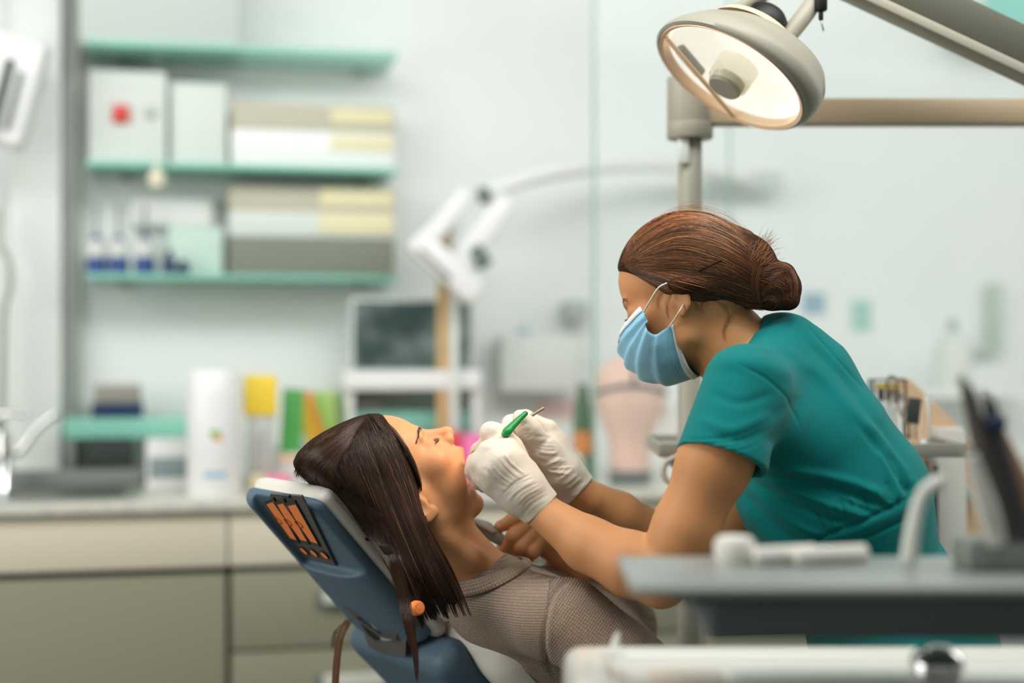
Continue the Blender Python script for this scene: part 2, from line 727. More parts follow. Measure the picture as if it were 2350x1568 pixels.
# ================================================================ the room: its walls run at an angle to the picture plane
TH = math.radians(12)
EA = np.array((math.cos(TH), math.sin(TH), 0.0))       # along the worktop
EB = np.array((-math.sin(TH), math.cos(TH), 0.0))      # into the wall
RO = np.array((-1.188, 1.124, 0.0))                    # front edge of the worktop at the left of the picture
RR = Matrix((EA, EB, (0, 0, 1))).transposed()


def room(a, b, z):
    return RO + EA * a + EB * b + np.array((0, 0, z))


def Q(u, v, b):
    """point seen at (u, v) on the plane b metres behind the worktop's front edge"""
    d = P(u, v, 1.0) - np.array((0, -CAMD, CAMZ))
    o = np.array((0, -CAMD, CAMZ))
    t = (b - (o - RO) @ EB) / (d @ EB)
    return o + d * t


def rbx(name, u0, u1, v0, v1, b, depth, m, parent=None, bevel=0.0, seg=2, floor_z=None, taper=None, tilt=0.0):
    um, vm = (u0 + u1) / 2, (v0 + v1) / 2
    l, r = Q(u0, vm, b), Q(u1, vm, b)
    t, bt = Q(um, v0, b), Q(um, v1, b)
    z0 = bt[2] if floor_z is None else floor_z
    w_ = np.linalg.norm(r - l)
    c = (l + r) / 2
    c[2] = (t[2] + z0) / 2
    c = c + EB * depth / 2
    R = RR @ Matrix.Rotation(tilt, 3, 'Y') if tilt else RR
    return box(name, c, (w_, depth, t[2] - z0), m, parent, R, bevel, seg, taper)


WALL = mat('wall_paint_white', srgb(232, 236, 234), 0.7, vary=(3, 0.02))
PANELW = mat('laminate_white', srgb(226, 230, 226), 0.45)
FLOORM = mat('vinyl_floor', srgb(120, 122, 114), 0.5, vary=(6, 0.06))
TEAL_GLASS = mat('teal_glass', srgb(160, 232, 212), 0.15, spec=0.5, alpha=0.62)
CREAM = mat('cabinet_cream', srgb(214, 204, 184), 0.45)
DOORG = mat('cabinet_door_grey', srgb(140, 139, 118), 0.5)
STONE = mat('worktop_stone', srgb(206, 204, 192), 0.25, spec=0.6, vary=(26, 0.12))
BLACKG = mat('shadow_gap_black', srgb(18, 24, 24), 0.6)
ALU = mat('brushed_aluminium', srgb(170, 172, 164), 0.35, metal=0.7)
CHROME = mat('chrome', srgb(225, 226, 224), 0.1, metal=1.0)

DW = 0.63           # depth of the wall plane
CT = 0.91           # height of the worktop
fl = struct(box('floor', (0.6, 1.0, -0.02), (9, 9, 0.04), FLOORM))

# back wall
SHD = 0.24          # depth of the wall shelves
wall = struct(box('wall_back', room(1.6, DW + 0.05, 1.6), (10.0, 0.10, 3.2), WALL, None, RR))
nl, nr_ = Q(196, 400, DW - SHD), Q(912, 400, DW - SHD)
a0, a1 = (nl - RO) @ EA, (nr_ - RO) @ EA
# three wall shelves of teal glass
SZ = []
for v, nm in ((100, 'uppermost of the three teal glass wall shelves, near the ceiling'), (376, 'middle teal glass wall shelf carrying the device with the red knob'),
              (634, 'lowest teal glass wall shelf carrying the blue bottles')):
    zz = Q(300, v, DW - SHD)[2]
    SZ.append(zz + 0.008)
    sh = thing('wall_shelf', nm, 'shelf', room((a0 + a1) / 2, DW - SHD / 2, zz), 'teal glass wall shelves')
    box('glass_plate', room((a0 + a1) / 2, DW - SHD / 2, zz), (a1 - a0, SHD, 0.016), TEAL_GLASS, sh, RR, 0.003)
    for k in (0.1, 0.9):
        box('bracket', room(a0 + (a1 - a0) * k, DW - .02, zz - .014), (0.02, 0.04, 0.012), ALU, sh, RR, 0.002)
# upright trims at the left end
for uu, w_ in ((178, 0.022),):
    p_ = Q(uu, 500, DW)
    a_ = (p_ - RO) @ EA
    struct(box('trim_1', room(a_, DW - 0.02, 1.7), (w_, 0.05, 1.6), mat('trim_grey', srgb(178, 182, 172), 0.5), None, RR, 0.004))
    struct(box('trim_2', room(a_ - 0.10, DW - 0.05, 1.75), (0.13, 0.10, 1.68), PANELW, None, RR, 0.004))

# wall cupboard above, at the left
cup = thing('wall_cupboard', 'pale grey wall cupboard hanging above the wall shelves at the top left', 'cupboard', room(0.55, DW - .2, 1.98))
box('body', room((Q(190, 40, DW - .2) - RO) @ EA + .2, DW - 0.1, 2.3), (0.42, 0.2, 0.46), mat('cupboard_grey', srgb(196, 204, 198), 0.5), cup, RR, 0.004)
box('door', room((Q(190, 40, DW - .2) - RO) @ EA + .2, DW - 0.21, 2.3), (0.415, 0.018, 0.45), mat('cupboard_grey', srgb(196, 204, 198), 0.5), cup, RR, 0.003)

# worktop with the sink opening left as a shallow steel bowl
wt = box('worktop', room(1.6, 0.31, CT - 0.0125), (5.6, 0.63, 0.025), STONE, None, RR, 0.004)
tag(wt, 'pale speckled stone worktop running along the back wall', 'worktop')


def cabinet(label, a_0, a_1, kind, grp='cabinets under the worktop'):
    c = thing('base_cabinet', label, 'cabinet', room((a_0 + a_1) / 2, 0.3, 0), grp)
    w_ = a_1 - a_0
    am = (a_0 + a_1) / 2
    box('body', room(am, 0.33, 0.43), (w_ - .004, 0.56, 0.70), DOORG, c, RR)
    box('apron', room(am, 0.032, 0.8155), (w_ - .001, 0.022, 0.135), CREAM, c, RR, 0.0015)
    box('gap_strip', room(am, 0.046, 0.740), (w_, 0.02, 0.018), BLACKG, c, RR)
    box('plinth', room(am, 0.08, 0.04), (w_, 0.02, 0.08), BLACKG, c, RR)
    if kind == 'door':
        box('door', room(am, 0.032, 0.41), (w_ - .010, 0.022, 0.64), DOORG, c, RR, 0.002)
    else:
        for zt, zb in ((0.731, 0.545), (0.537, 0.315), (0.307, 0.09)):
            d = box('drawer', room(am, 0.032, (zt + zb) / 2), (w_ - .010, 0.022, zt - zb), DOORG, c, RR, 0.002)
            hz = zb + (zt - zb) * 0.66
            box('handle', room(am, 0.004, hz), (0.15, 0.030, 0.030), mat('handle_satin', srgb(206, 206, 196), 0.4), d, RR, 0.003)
            box('handle_shadow_sheet', room(am - 0.01, 0.0195, hz - 0.008), (0.165, 0.003, 0.045), mat('handle_shadow', srgb(110, 116, 108), 0.6), d, RR, 0.001)  # thin dark sheet painted as the handle's shadow on the drawer
    return c


adiv = (Q(524, 1400, 0.03) - RO) @ EA
cabinet('grey-green cabinet with one wide plain door, at the left below the sink', adiv - 0.74, adiv - 0.002, 'door')
cabinet('grey-green drawer cabinet with satin handles behind the headrest', adiv + 0.002, adiv + 0.60, 'drawer')
cabinet('drawer cabinet mostly hidden behind the jumper and the dentist\'s elbow', adiv + 0.604, adiv + 1.2, 'drawer')
cabinet('drawer cabinet hidden behind the dentist\'s legs at the right', adiv + 1.204, adiv + 1.8, 'drawer')

# ================================================================ things on the worktop and on the wall
def cyl(name, u, v0, v1, wpx, b, m, parent=None, prof=None, n=32, zbase=None):
    """upright turned shape: prof is a list of (r fraction, height fraction); width in px"""
    t, bt = Q(u, v0, b), Q(u, v1, b)
    z0 = bt[2] if zbase is None else zbase
    h = t[2] - z0
    r = wpx / 2 * (CAMD + bt[1]) / FPX
    prof = prof or [(1, 0), (1, 1)]
    pr = [(0.0001, prof[0][1] * h)] + [(x * r, y * h) for x, y in prof] + [(0.0001, prof[-1][1] * h)]
    o = lathe(name, pr, m, parent, Matrix.Translation((bt[0], bt[1], z0)), n)
    return sharpen(o, 40)


W1 = mat('plastic_white', srgb(236, 236, 234), 0.35)
W2 = mat('plastic_offwhite', srgb(216, 220, 214), 0.5)
GR1 = mat('plastic_grey', srgb(128, 134, 128), 0.5)
GR2 = mat('plastic_dark', srgb(52, 58, 56), 0.5)
CARD = mat('card_beige', srgb(196, 190, 172), 0.8)
CREAMS = mat('card_cream', srgb(234, 222, 184), 0.8)
NAVY = mat('navy_plastic', srgb(32, 52, 88), 0.4)
YEL = mat('yellow_plastic', srgb(250, 214, 70), 0.45)
CLEAR = mat('clear_plastic', srgb(226, 228, 224), 0.12, alpha=0.45)

# --- sink and tap
tap = thing('mixer_tap', 'chrome mixer tap with lever beside the sink at the left edge', 'tap', room(0.02, 0.30, CT))
tb = Q(8, 1125, 0.30)
tb[2] = CT
lathe('body', [(0.0001, 0), (0.026, 0), (0.026, 0.006), (0.021, 0.012), (0.020, 0.135), (0.017, 0.15), (0.0001, 0.155)], CHROME, tap,
      Matrix.Translation(Vector(tb)), 28)
tube('spout', [tb + (0, 0, 0.08), tb + (-.03, -.06, .10), tb + (-.06, -.14, .095), tb + (-.07, -.17, 0.07)], 0.011, CHROME, tap, 14)
tube('lever', [tb + (0.0, 0, 0.14), Q(40, 1040, 0.30), Q(85, 985, 0.30), Q(132, 948, 0.30)], [0.012, 0.010, 0.009, 0.012], CHROME, tap, 14)
tube('riser_pipe', [tb + (-.012, 0, 0.15), tb + (-.010, 0, 0.19), tb + (.02, .0, 0.20), tb + (.06, .0, 0.195)], 0.008, CHROME, tap, 12)
sink = thing('sink', 'shallow steel sink let into the worktop below the tap', 'sink', room(0.12, 0.2, CT))
box('rim', room(0.07, 0.20, CT + 0.003), (0.46, 0.34, 0.006), ALU, sink, RR, 0.002)
box('bowl', room(0.07, 0.20, CT + 0.0065), (0.40, 0.28, 0.002), mat('sink_bowl', srgb(120, 120, 112), 0.3, metal=0.8), sink, RR)

# --- left end: dispenser with dark slots high on the wall, hose below it
dsp = thing('wall_dispenser', 'white slanted wall dispenser with dark slots at the top left edge', 'dispenser', Q(40, 200, 0.35))
DT = math.radians(14)
rbx('body', -60, 82, 70, 330, 0.30, 0.10, W1, dsp, 0.02, 3, None, None, DT)
rbx('slot', -10, 8, 130, 320, 0.285, 0.02, GR2, dsp, 0.004, 2, None, None, DT)
rbx('slot', 24, 36, 160, 300, 0.285, 0.02, GR1, dsp, 0.004, 2, None, None, DT)
rbx('bracket', -60, 60, 110, 150, 0.38, 0.25, W2, dsp, 0.004)
hp = tube('shower_hose', [Q(-4, 480, 0.45), Q(0, 560, 0.45), Q(20, 600, 0.45), Q(22, 660, 0.45), Q(8, 720, 0.45), Q(4, 900, .45), Q(6, 1090, .45)], 0.009,
          ALU, None, 10)
tag(hp, 'thin grey hose running down the wall at the left edge', 'hose')

# --- niche contents
def cabinet_box(label, cat, u0, u1, v0, v1, b, depth, m, grp=None, zs=None, bevel=0.004, name='box'):
    o = rbx(name, u0, u1, v0, v1, b, depth, m, None, bevel, 2, zs)
    tag(o, label, cat, grp)
    return o


sz = SZ
mb = thing('device', 'pale box-shaped device with a red square knob on the middle wall shelf', 'device', Q(290, 360, DW - .16))
rbx('housing', 203, 382, 162, 360, DW - .16 , 0.14, W2, mb, 0.006, 2, sz[1])
rbx('red_knob', 258, 296, 240, 280, DW - .175, 0.02, mat('knob_red', srgb(214, 62, 54), 0.4), mb, 0.004)
rbx('grey_knob', 335, 356, 245, 270, DW - .172, 0.015, mat('knob_grey', srgb(176, 182, 176), 0.4), mb, 0.003)
cabinet_box('white carton beside the pale device on the middle wall shelf', 'box', 390, 520, 190, 355, DW - .14, 0.13, W2, None, sz[1])
for i, (v0, v1, m_, lb) in enumerate(((240, 300, CARD, 'long beige tray, uppermost of the stack on the middle wall shelf'),
                                      (300, 362, W1, 'long white tray at the foot of the stack on the middle wall shelf'))):
    o = thing('storage_tray', lb, 'tray', Q(700, v1, DW - .14), 'trays on the wall shelves')
    rbx('body', 530, 905, v0, v1 - 3, DW - .14, 0.13, m_, o, 0.004, 2, sz[1] if i else Q(700, 300, DW - .14)[2] )
    rbx('label_strip', 760, 900, v0 + 12, v1 - 16, DW - .146, 0.006, CREAMS, o, 0.001)
for i, (v0, v1, m_, lb) in enumerate(((430, 485, CARD, 'beige tray on top of the stack on the lowest wall shelf'),
                                      (485, 545, W2, 'pale tray with a cream strip in the stack on the lowest wall shelf'),
                                      (545, 634, mat('tray_grey', srgb(128, 130, 116), 0.6), 'dark grey tray at the foot of the stack on the lowest wall shelf'))):
    o = thing('storage_tray', lb, 'tray', Q(700, v1, DW - .14), 'trays on the wall shelves')
    zb = [Q(700, 485, DW - .14)[2], Q(700, 545, DW - .14)[2], sz[2]][i]
    rbx('body', 525, 905, v0, v1, DW - .14, 0.13, m_, o, 0.004, 2, zb)
    if i < 2:
        rbx('label_strip', 735, 902, v0 + 4, v1 - 10, DW - .146, 0.006, CREAMS, o, 0.001)
cabinet_box('white roll of paper lying on the lowest wall shelf', 'paper', 300, 490, 450, 520, DW - .06, 0.10, W1, None, None, 0.012, 'paper_roll')
cabinet_box('pale green carton under the paper on the lowest wall shelf', 'box', 385, 512, 520, 634, DW - .12, 0.16, mat('carton_green', srgb(200, 220, 208), 0.7), None, sz[2])
BOTB = mat('bottle_blue', srgb(40, 72, 130), 0.3)
for i, (u, nm) in enumerate(((222, 'leftmost'), (272, 'middle'), (332, 'rightmost'))):
    o = thing('bottle', nm + ' of the three blue bottles on the lowest wall shelf', 'bottle', Q(u, 615, DW - .14), 'blue bottles on the wall shelves')
    cyl('body', u, 540, 620, 46, DW - .14, BOTB, o, [(1, 0), (1, .72), (.8, .85), (.45, .92), (.45, 1)], 24, sz[2])
    cyl('label', u, 552, 590, 47, DW - .14, mat('label_white', srgb(214, 214, 210), 0.7), o, [(1, 0), (1, 1)], 24)
    zt = Q(u, 540, DW - .14)[2]
    tube('spout', [np.array((*Q(u, 540, DW - .14)[:2], zt)), np.array((*Q(u, 460, DW - .14)[:2], zt + .08))], 0.004, GR1, o, 8)
for i, u in enumerate((388, 420)):
    o = cyl('small_bottle', u, 575 + i * 22, 620, 30, DW - .17, NAVY, None, [(1, 0), (1, .6), (.5, .8), (.5, 1)], 20, sz[2])
    tag(o, ('taller' if i == 0 else 'shorter') + ' of the two small navy bottles beside the blue bottles', 'bottle', 'small navy bottles')
# bright highlight put in as a cream ball on an added cord
bl = lathe('highlight_ball', [(0.0001, -0.026), (0.016, -0.021), (0.026, 0), (0.016, 0.021), (0.006, 0.026), (0.006, 0.040), (0.0001, 0.040)],
           mat('highlight_cream', srgb(240, 232, 208), 0.2), None, Matrix.Translation(Vector(Q(360, 412, DW - SHD - .01))), 24)
tag(bl, 'round highlight in front of the middle wall shelf, added as a small cream ball', 'highlight')
tube('cord', [Q(360, 395, DW - SHD - .01), Q(360, 96, DW - SHD - .01)], 0.0006, W2, bl, 5)

# --- worktop, left part, below the niche
ts = thing('desk_shelf', 'small teal glass shelf with a dark base standing on the worktop', 'shelf', Q(290, 1105, .5))
rbx('top', 146, 460, 960, 1006, .43, 0.16, TEAL_GLASS, ts, 0.003)
rbx('side_panel', 205, 300, 1008, 1085, .44, 0.13, GR2, ts, 0.003, 2, CT)
rbx('side_panel', 150, 172, 1008, 1085, .44, 0.13, GR1, ts, 0.003, 2, CT)
zt = Q(290, 960, .43)[2]
sb = thing('instrument_case', 'navy-bottomed case with clear lid on the small teal shelf', 'case', Q(268, 950, .45))
rbx('base', 210, 326, 926, 960, .45, 0.10, NAVY, sb, 0.003, 2, zt)
rbx('lid', 214, 322, 884, 926, .45, 0.09, mat('lid_taupe', srgb(150, 146, 134), 0.3), sb, 0.006)
wb = thing('tissue_box', 'white box with a grey front panel beside the tall white bottle', 'box', Q(390, 1110, .30))
rbx('body', 335, 432, 1010, 1112, .30, 0.12, W1, wb, 0.005, 2, CT)
rbx('front_panel', 342, 430, 1050, 1098, .296, 0.006, mat('panel_bluegrey', srgb(136, 150, 152), 0.5), wb, 0.002)
tr = rbx('drip_tray', 20, 330, 1080, 1112, .375, 0.045, GR1, None, 0.006, 2, CT)
tag(tr, 'low grey draining tray lying on the worktop beside the sink', 'tray')

bt = thing('bottle', 'tall white bottle with a green and orange emblem on the worktop', 'bottle', Q(492, 1120, .12))
cyl('body', 492, 872, 1124, 124, .12, W1, bt, [(.96, 0), (1, .02), (1, .93), (.94, .98), (.86, 1)], 40, CT)
cyl('cap', 492, 850, 874, 112, .12, mat('cap_white', srgb(244, 244, 242), 0.3), bt, [(1, 0), (1, .7), (.92, 1)], 40)
c_ = Q(492, 1000, .12)
rb_ = 62 * (CAMD + c_[1]) / FPX
GRN, ORG, BLT = mat('print_green', srgb(110, 186, 84), 0.5), mat('print_orange', srgb(240, 150, 80), 0.5), mat('print_blue', srgb(150, 186, 214), 0.5)


def decal(name, du0, du1, v0, v1, m, parent, shape='rect'):
    """printed patch wrapped on the bottle"""
    V_, F_ = [], []
    n = 8
    for i in range(n + 1):
        f = i / n
        u = du0 + (du1 - du0) * f
        an = math.asin(max(-1, min(1, u / 62)))
        k = math.sqrt(max(0.02, 1 - (2 * f - 1) ** 2)) if shape == 'oval' else 1
        vm = (v0 + v1) / 2
        for v in (vm - (vm - v0) * k, vm + (v1 - vm) * k):
            V_.append((c_[0] + (rb_ + .0006) * math.sin(an), c_[1] - (rb_ + .0006) * math.cos(an), Q(492, v, .12)[2]))
    for i in range(n):
        F_.append((2 * i, 2 * i + 2, 2 * i + 3, 2 * i + 1))
    meshpy(name, V_, F_, m, parent)


decal('emblem_leaf', 2, 26, 984, 1000, GRN, bt, 'oval')
decal('emblem_dot', 10, 30, 996, 1008, ORG, bt, 'oval')
decal('print_line', -10, 16, 1078, 1092, BLT, bt)
decal('print_line', 18, 36, 1078, 1092, BLT, bt)

yc_ = thing('canister', 'clear canister with a tall yellow lid next to the white bottle', 'canister', Q(597, 1110, .14))
rbx('lid', 560, 636, 862, 956, .14, 0.075, YEL, yc_, 0.008, 3)
cyl('body', 598, 954, 1112, 62, .175, CLEAR, yc_, [(.9, 0), (1, .04), (1, 1)], 28, CT)
for i in range(6):
    a = i * 1.05
    pz = Q(598, 1100, .175)
    o_ = np.array((0.012 * math.cos(a), 0.012 * math.sin(a), 0))
    tube('stirrer', [np.array((pz[0], pz[1], CT + .006)) + o_, np.array((pz[0], pz[1], CT + .15)) + o_ * 1.3], 0.0028,
         mat('stirrer_brown', srgb(150, 120, 96), 0.5) if i % 2 else W2, yc_, 6)

# folders in a rack
FG = [('green', srgb(86, 168, 88), 640, 700, 0.05), ('yellow', srgb(226, 190, 60), 668, 735, -0.32), ('orange', srgb(222, 152, 66), 692, 755, -0.32),
      ('lime green', srgb(150, 206, 110), 728, 768, -0.3), ('pale lime', srgb(206, 220, 130), 742, 775, -0.14), ('light green', srgb(168, 214, 150), 756, 782, 0.0)]
for i, (nm, c, u0, u1, tl) in enumerate(FG):
    pm = Q((u0 + u1) / 2, 965, .22 + .052 * i)
    o = thing('folder', nm + ' folder leaning in the row of coloured folders on the worktop', 'folder', pm, 'coloured folders')
    Rf_ = RR @ Matrix.Rotation(tl, 3, 'Y')
    mm = mat('folder_' + nm.replace(' ', '_'), c, 0.5)
    wd = 0.030 if i else 0.052
    box('cover', pm + np.array((0, 0, -.002)), (wd, 0.046, 0.165), mm, o, Rf_, 0.002)
    box('paper_block', pm + np.array((0, 0, .0015)), (wd * .7, 0.042, 0.166), W2, o, Rf_)
rk = thing('folder_rack', 'white rack with a peach stripe holding the coloured folders', 'rack', Q(720, 1100, .3))
rbx('base', 636, 786, 1040, 1112, .19, 0.33, W2, rk, 0.004, 2, CT)
rbx('stripe', 640, 760, 1044, 1058, .186, 0.005, mat('stripe_peach', srgb(240, 190, 160), 0.6), rk)
for u0, u1, c, nm in ((575, 610, srgb(220, 200, 160), 'sand'), (612, 668, srgb(240, 140, 170), 'pink')):
    o = rbx('packet', u0, u1, 1092, 1114, .10, 0.06, mat('packet_' + nm, c, 0.6), None, 0.003, 2, CT)
    tag(o, 'small ' + nm + ' packet lying in front of the folder rack', 'packet', 'small packets')

# monitor on a white stand
ms = thing('monitor_stand', 'white raised stand below the monitor on the worktop', 'stand', Q(940, 1090, .4))
rbx('top', 790, 1105, 852, 895, .34, 0.24, W1, ms, 0.004)
for u0, u1 in ((795, 812), (1085, 1102)):
    rbx('leg', u0, u1, 895, 1090, .36, 0.2, W1, ms, 0.003, 2, CT)
rbx('back_panel', 812, 1085, 895, 1090, .54, 0.01, W2, ms, 0, 2, CT)
dv = rbx('card_reader', 818, 876, 902, 945, .42, 0.08, GR1, None, 0.004)
tag(dv, 'small dark box on the ledge under the monitor', 'device')
ldg = rbx('wall_ledge', 812, 1085, 945, 990, .42, 0.12, TEAL_GLASS, None, 0.003)
tag(ldg, 'teal glass ledge under the monitor stand', 'shelf')
mo = thing('monitor', 'computer monitor showing a dark x-ray picture', 'monitor', Q(940, 850, .4))
rbx('bezel', 805, 1088, 684, 850, .42, 0.03, W2, mo, 0.004)


def xray_mat():
    m = mat('screen_xray', (0.02, 0.03, 0.03), 0.25)
    nt = m.node_tree
    b = nt.nodes['Principled BSDF']
    tc = nt.nodes.new('ShaderNodeTexCoord')
    n = nt.nodes.new('ShaderNodeTexNoise')
    n.inputs['Scale'].default_value = 9
    n.inputs['Detail'].default_value = 1
    nt.links.new(tc.outputs['Object'], n.inputs['Vector'])
    r = nt.nodes.new('ShaderNodeValToRGB')
    r.color_ramp.elements[0].color = (*srgb(48, 66, 62), 1)
    r.color_ramp.elements[0].position = 0.38
    r.color_ramp.elements[1].color = (*srgb(140, 156, 148), 1)
    r.color_ramp.elements[1].position = 0.72
    nt.links.new(n.outputs['Fac'], r.inputs['Fac'])
    nt.links.new(r.outputs['Color'], b.inputs['Emission Color'])
    b.inputs['Emission Strength'].default_value = 0.7
    return m


rbx('screen', 812, 1078, 692, 846, .417, 0.004, xray_mat(), mo)
rbx('foot', 900, 990, 846, 851, .45, 0.08, W2, mo, 0.002)
ps = rbx('door_post', 1034, 1052, 470, 1095, .32, 0.02, mat('post_white', srgb(226, 230, 226), 0.4), None, 0.003, 2, CT)
tag(ps, 'slim white upright post standing in front of the monitor', 'post')
tn = thing('tan_board', 'narrow tan board standing behind the white post', 'board', Q(1015, 1090, .3))
rbx('panel', 1004, 1032, 480, 1090, .345, 0.012, mat('tan_wood', srgb(206, 170, 122), 0.6, vary=(20, .06)), tn, 0.002, 2, CT)

# wall-mounted x-ray arm
xr = thing('x_ray_arm', 'white articulated x-ray arm with grey joints on the wall', 'medical arm', Q(1300, 380, DW))
tube('boom', [Q(1720, 405, .5), Q(1560, 378, .45), Q(1400, 378, .38), Q(1250, 400, .32), Q(1120, 440, .28)], [.026, .026, .024, .022, .020], W1, xr, 14)
rbx('wall_plate', 1640, 1800, 392, 436, .52, 0.11, mat('plate_palegrey', srgb(196, 206, 200), 0.5), xr, 0.01)


def barpx(name, p0, p1, wpx, b, m, parent, depth=0.05):
    a, c = Q(*p0, b), Q(*p1, b)
    ax = c - a
    L_ = np.linalg.norm(ax)
    R = frame(ax, EB)
    return box(name, (a + c) / 2, (L_, wpx * (CAMD + a[1]) / FPX, depth), m, parent, R, min(.012, depth * .3), 3)


barpx('arm', (1165, 455), (1055, 610), 52, .26, W1, xr)
barpx('head', (950, 545), (1095, 680), 62, .24, W1, xr, 0.07)
barpx('tube_housing', (965, 570), (1075, 440), 46, .28, W1, xr, 0.06)
barpx('joint', (1085, 600), (1115, 580), 56, .25, mat('joint_grey', srgb(104, 118, 112), 0.5), xr)
barpx('joint', (1098, 452), (1122, 446), 40, .25, mat('joint_grey', srgb(104, 118, 112), 0.5), xr)
barpx('edge_strip', (952, 566), (1040, 650), 10, .225, mat('strip_dark', srgb(92, 100, 88), 0.5), xr, 0.04)

# pink and red packs, blue cap by the hands
for u0, u1, v0, v1, c, nm in ((1062, 1112, 1000, 1068, srgb(246, 120, 178), 'pink carton with a slanted top on the worktop behind the gloves'),
                              (1030, 1056, 992, 1066, srgb(226, 72, 88), 'red carton beside the pink carton on the worktop')):
    o = rbx('carton', u0, u1, v0, v1, .2, 0.08, mat('carton_' + nm[:3], c, 0.5), None, 0.003, 2, CT)
    tag(o, nm, 'box', 'cartons on the worktop')
o = cyl('small_bottle', 1038, 950, 996, 22, .36, mat('cap_blue', srgb(96, 142, 168), 0.4), None, [(1, 0), (1, .5), (.6, .7), (.6, 1)], 18)
o.location.z -= 0
tag(o, 'small blue-capped bottle on the white stand behind the patient\'s nose', 'bottle')
o = rbx('paper_dispenser', 1150, 1330, 770, 900, .50, 0.10, W2, None, 0.01)
tag(o, 'white wall box between the monitor and the glass screen', 'dispenser')
o = rbx('soap_dispenser', 1300, 1352, 690, 735, .54, 0.08, mat('soap_grey', srgb(176, 186, 182), .5), None, 0.01)
tag(o, 'small grey wall fitting above the white wall box', 'fitting')
for i, (u0, u1, v0, v1, c, nm) in enumerate(((1190, 1214, 752, 768, srgb(176, 206, 222), 'pale blue'), (1230, 1330, 922, 962, srgb(240, 206, 202), 'pale pink'))):
    o = rbx('wall_note', u0, u1, v0, v1, DW - .004, 0.003, mat('note_' + nm.replace(' ', '_'), c, .8), None)
    tag(o, nm + ' note stuck on the wall left of the glass screen', 'note', 'wall notes')

# training head with black strap
hd = thing('training_head', 'pink training head with a black strap standing on the worktop', 'mannequin head', Q(1446, 1090, .17))
cyl('head', 1446, 820, 1080, 164, .17, mat('head_pink', srgb(242, 196, 178), 0.55), hd,
    [(.56, 0), (.57, .2), (.60, .32), (.78, .45), (.94, .58), (1.0, .70), (.97, .82), (.82, .92), (.5, .985), (.15, 1.0)], 40, CT + .012)
cyl('base', 1446, 1078, 1096, 96, .17, GR2, hd, [(1, 0), (1, 1)], 32, CT)
BST = mat('strap_black', srgb(36, 48, 56), 0.6)
hc = Q(1446, 900, .17)
rh = 82 * (CAMD + hc[1]) / FPX
zs_ = Q(1446, 893, .17)[2]
tube('strap', [hc * (1, 1, 0) + np.array((rh * 1.02 * math.cos(a), rh * 1.02 * math.sin(a), zs_ - .012 * math.cos(2 * a) * 1)) for a in np.linspace(0, 6.28, 33)],
     0.0065, BST, hd, 8, 65)
zt_ = Q(1446, 820, .17)[2]
tube('strap', [hc * (1, 1, 0) + np.array((0.004, -rh * 1.02 * math.cos(a), zs_ + (zt_ - zs_ + .003) * math.sin(a))) for a in np.linspace(0.05, 3.1, 17)],
     0.006, BST, hd, 8, 33)
gb = thing('bottle', 'dark green bottle with an orange label left of the training head', 'bottle', Q(1336, 1070, .16))
cyl('body', 1337, 880, 1075, 46, .20, mat('bottle_green', srgb(84, 112, 84), 0.4), gb, [(.8, 0), (1, .05), (1, .55), (.9, .75), (.5, .95), (.4, 1)], 28, CT)
cyl('label', 1337, 990, 1040, 47, .20, mat('label_orange', srgb(204, 138, 84), 0.6), gb, [(1, 0), (1, 1)], 28)
wj = cyl('jar', 1312, 1038, 1092, 60, .06, W1, None, [(.9, 0), (1, .1), (1, .6), (.8, .85), (.3, 1)], 28, CT)
tag(wj, 'round white jar with a domed lid beside the dark green bottle', 'jar')
wj = cyl('canister', 1545, 930, 1092, 44, .14, W1, None, [(1, 0), (1, .9), (.8, 1)], 28, CT)
tag(wj, 'slim white canister between the training head and the teal sleeve', 'canister')
wj = cyl('canister', 1583, 880, 1092, 44, .10, mat('canister_straw', srgb(214, 202, 168), .5), None, [(1, 0), (1, .86), (.8, .88), (.8, 1)], 28, CT)
tag(wj, 'straw-coloured canister close behind the teal sleeve', 'canister')

# glass screen on the worktop
GLASS = mat('screen_glass', srgb(226, 240, 234), 0.02, spec=0.5, alpha=0.10)
GEDGE = mat('screen_glass_edge', srgb(150, 190, 172), 0.2, alpha=0.8)
gs = thing('glass_screen', 'tall clear glass screen with greenish edges standing on the worktop', 'glass screen', Q(1500, 1095, .05))
pa, pb, pc = Q(1362, 784, .02), Q(1676, 784, .02), Q(2480, 784, .02)
for i, (x, y) in enumerate(((pa, pb), (pb, pc))):
    m_ = (x + y) / 2
    m_[2] = (CT + 2.4) / 2
    wd = np.linalg.norm(y - x) - .004
    pn = box('pane', m_, (wd, 0.008, 2.4 - CT), GLASS, gs, RR)
    for s_ in (-1, 1) if i == 0 else (1,):
        e_ = m_ + EA * s_ * (wd / 2)
        box('edge', e_, (0.006 if s_ < 0 else .003, 0.010, 2.4 - CT), GEDGE, pn, RR)

# right-hand wall
for u0, u1, v0, v1, c, nm, cat in ((1842, 1894, 672, 722, srgb(128, 166, 184), 'blue-grey square note stuck on the right-hand wall', 'note'),
                                   (1955, 2000, 690, 760, srgb(150, 200, 188), 'teal leaflet stuck on the right-hand wall', 'leaflet')):
    o = rbx('wall_note', u0, u1, v0, v1, DW - .004, 0.003, mat('note_' + nm[:4], c, .8), None)
    tag(o, nm, cat, 'notes on the right-hand wall')
lb = thing('wall_bracket', 'grey L-shaped bracket on the wall at the far right', 'bracket', Q(2290, 800, DW))
rbx('upright', 2278, 2302, 650, 815, DW - .05, 0.04, mat('bracket_grey', srgb(176, 190, 178), .5), lb, 0.004)
rbx('crossbar', 2205, 2282, 792, 815, DW - .05, 0.04, mat('bracket_grey', srgb(176, 190, 178), .5), lb, 0.004)
rbx('backplate', 2278, 2302, 720, 760, DW - .012, 0.012, mat('bracket_grey', srgb(176, 190, 178), .5), lb)
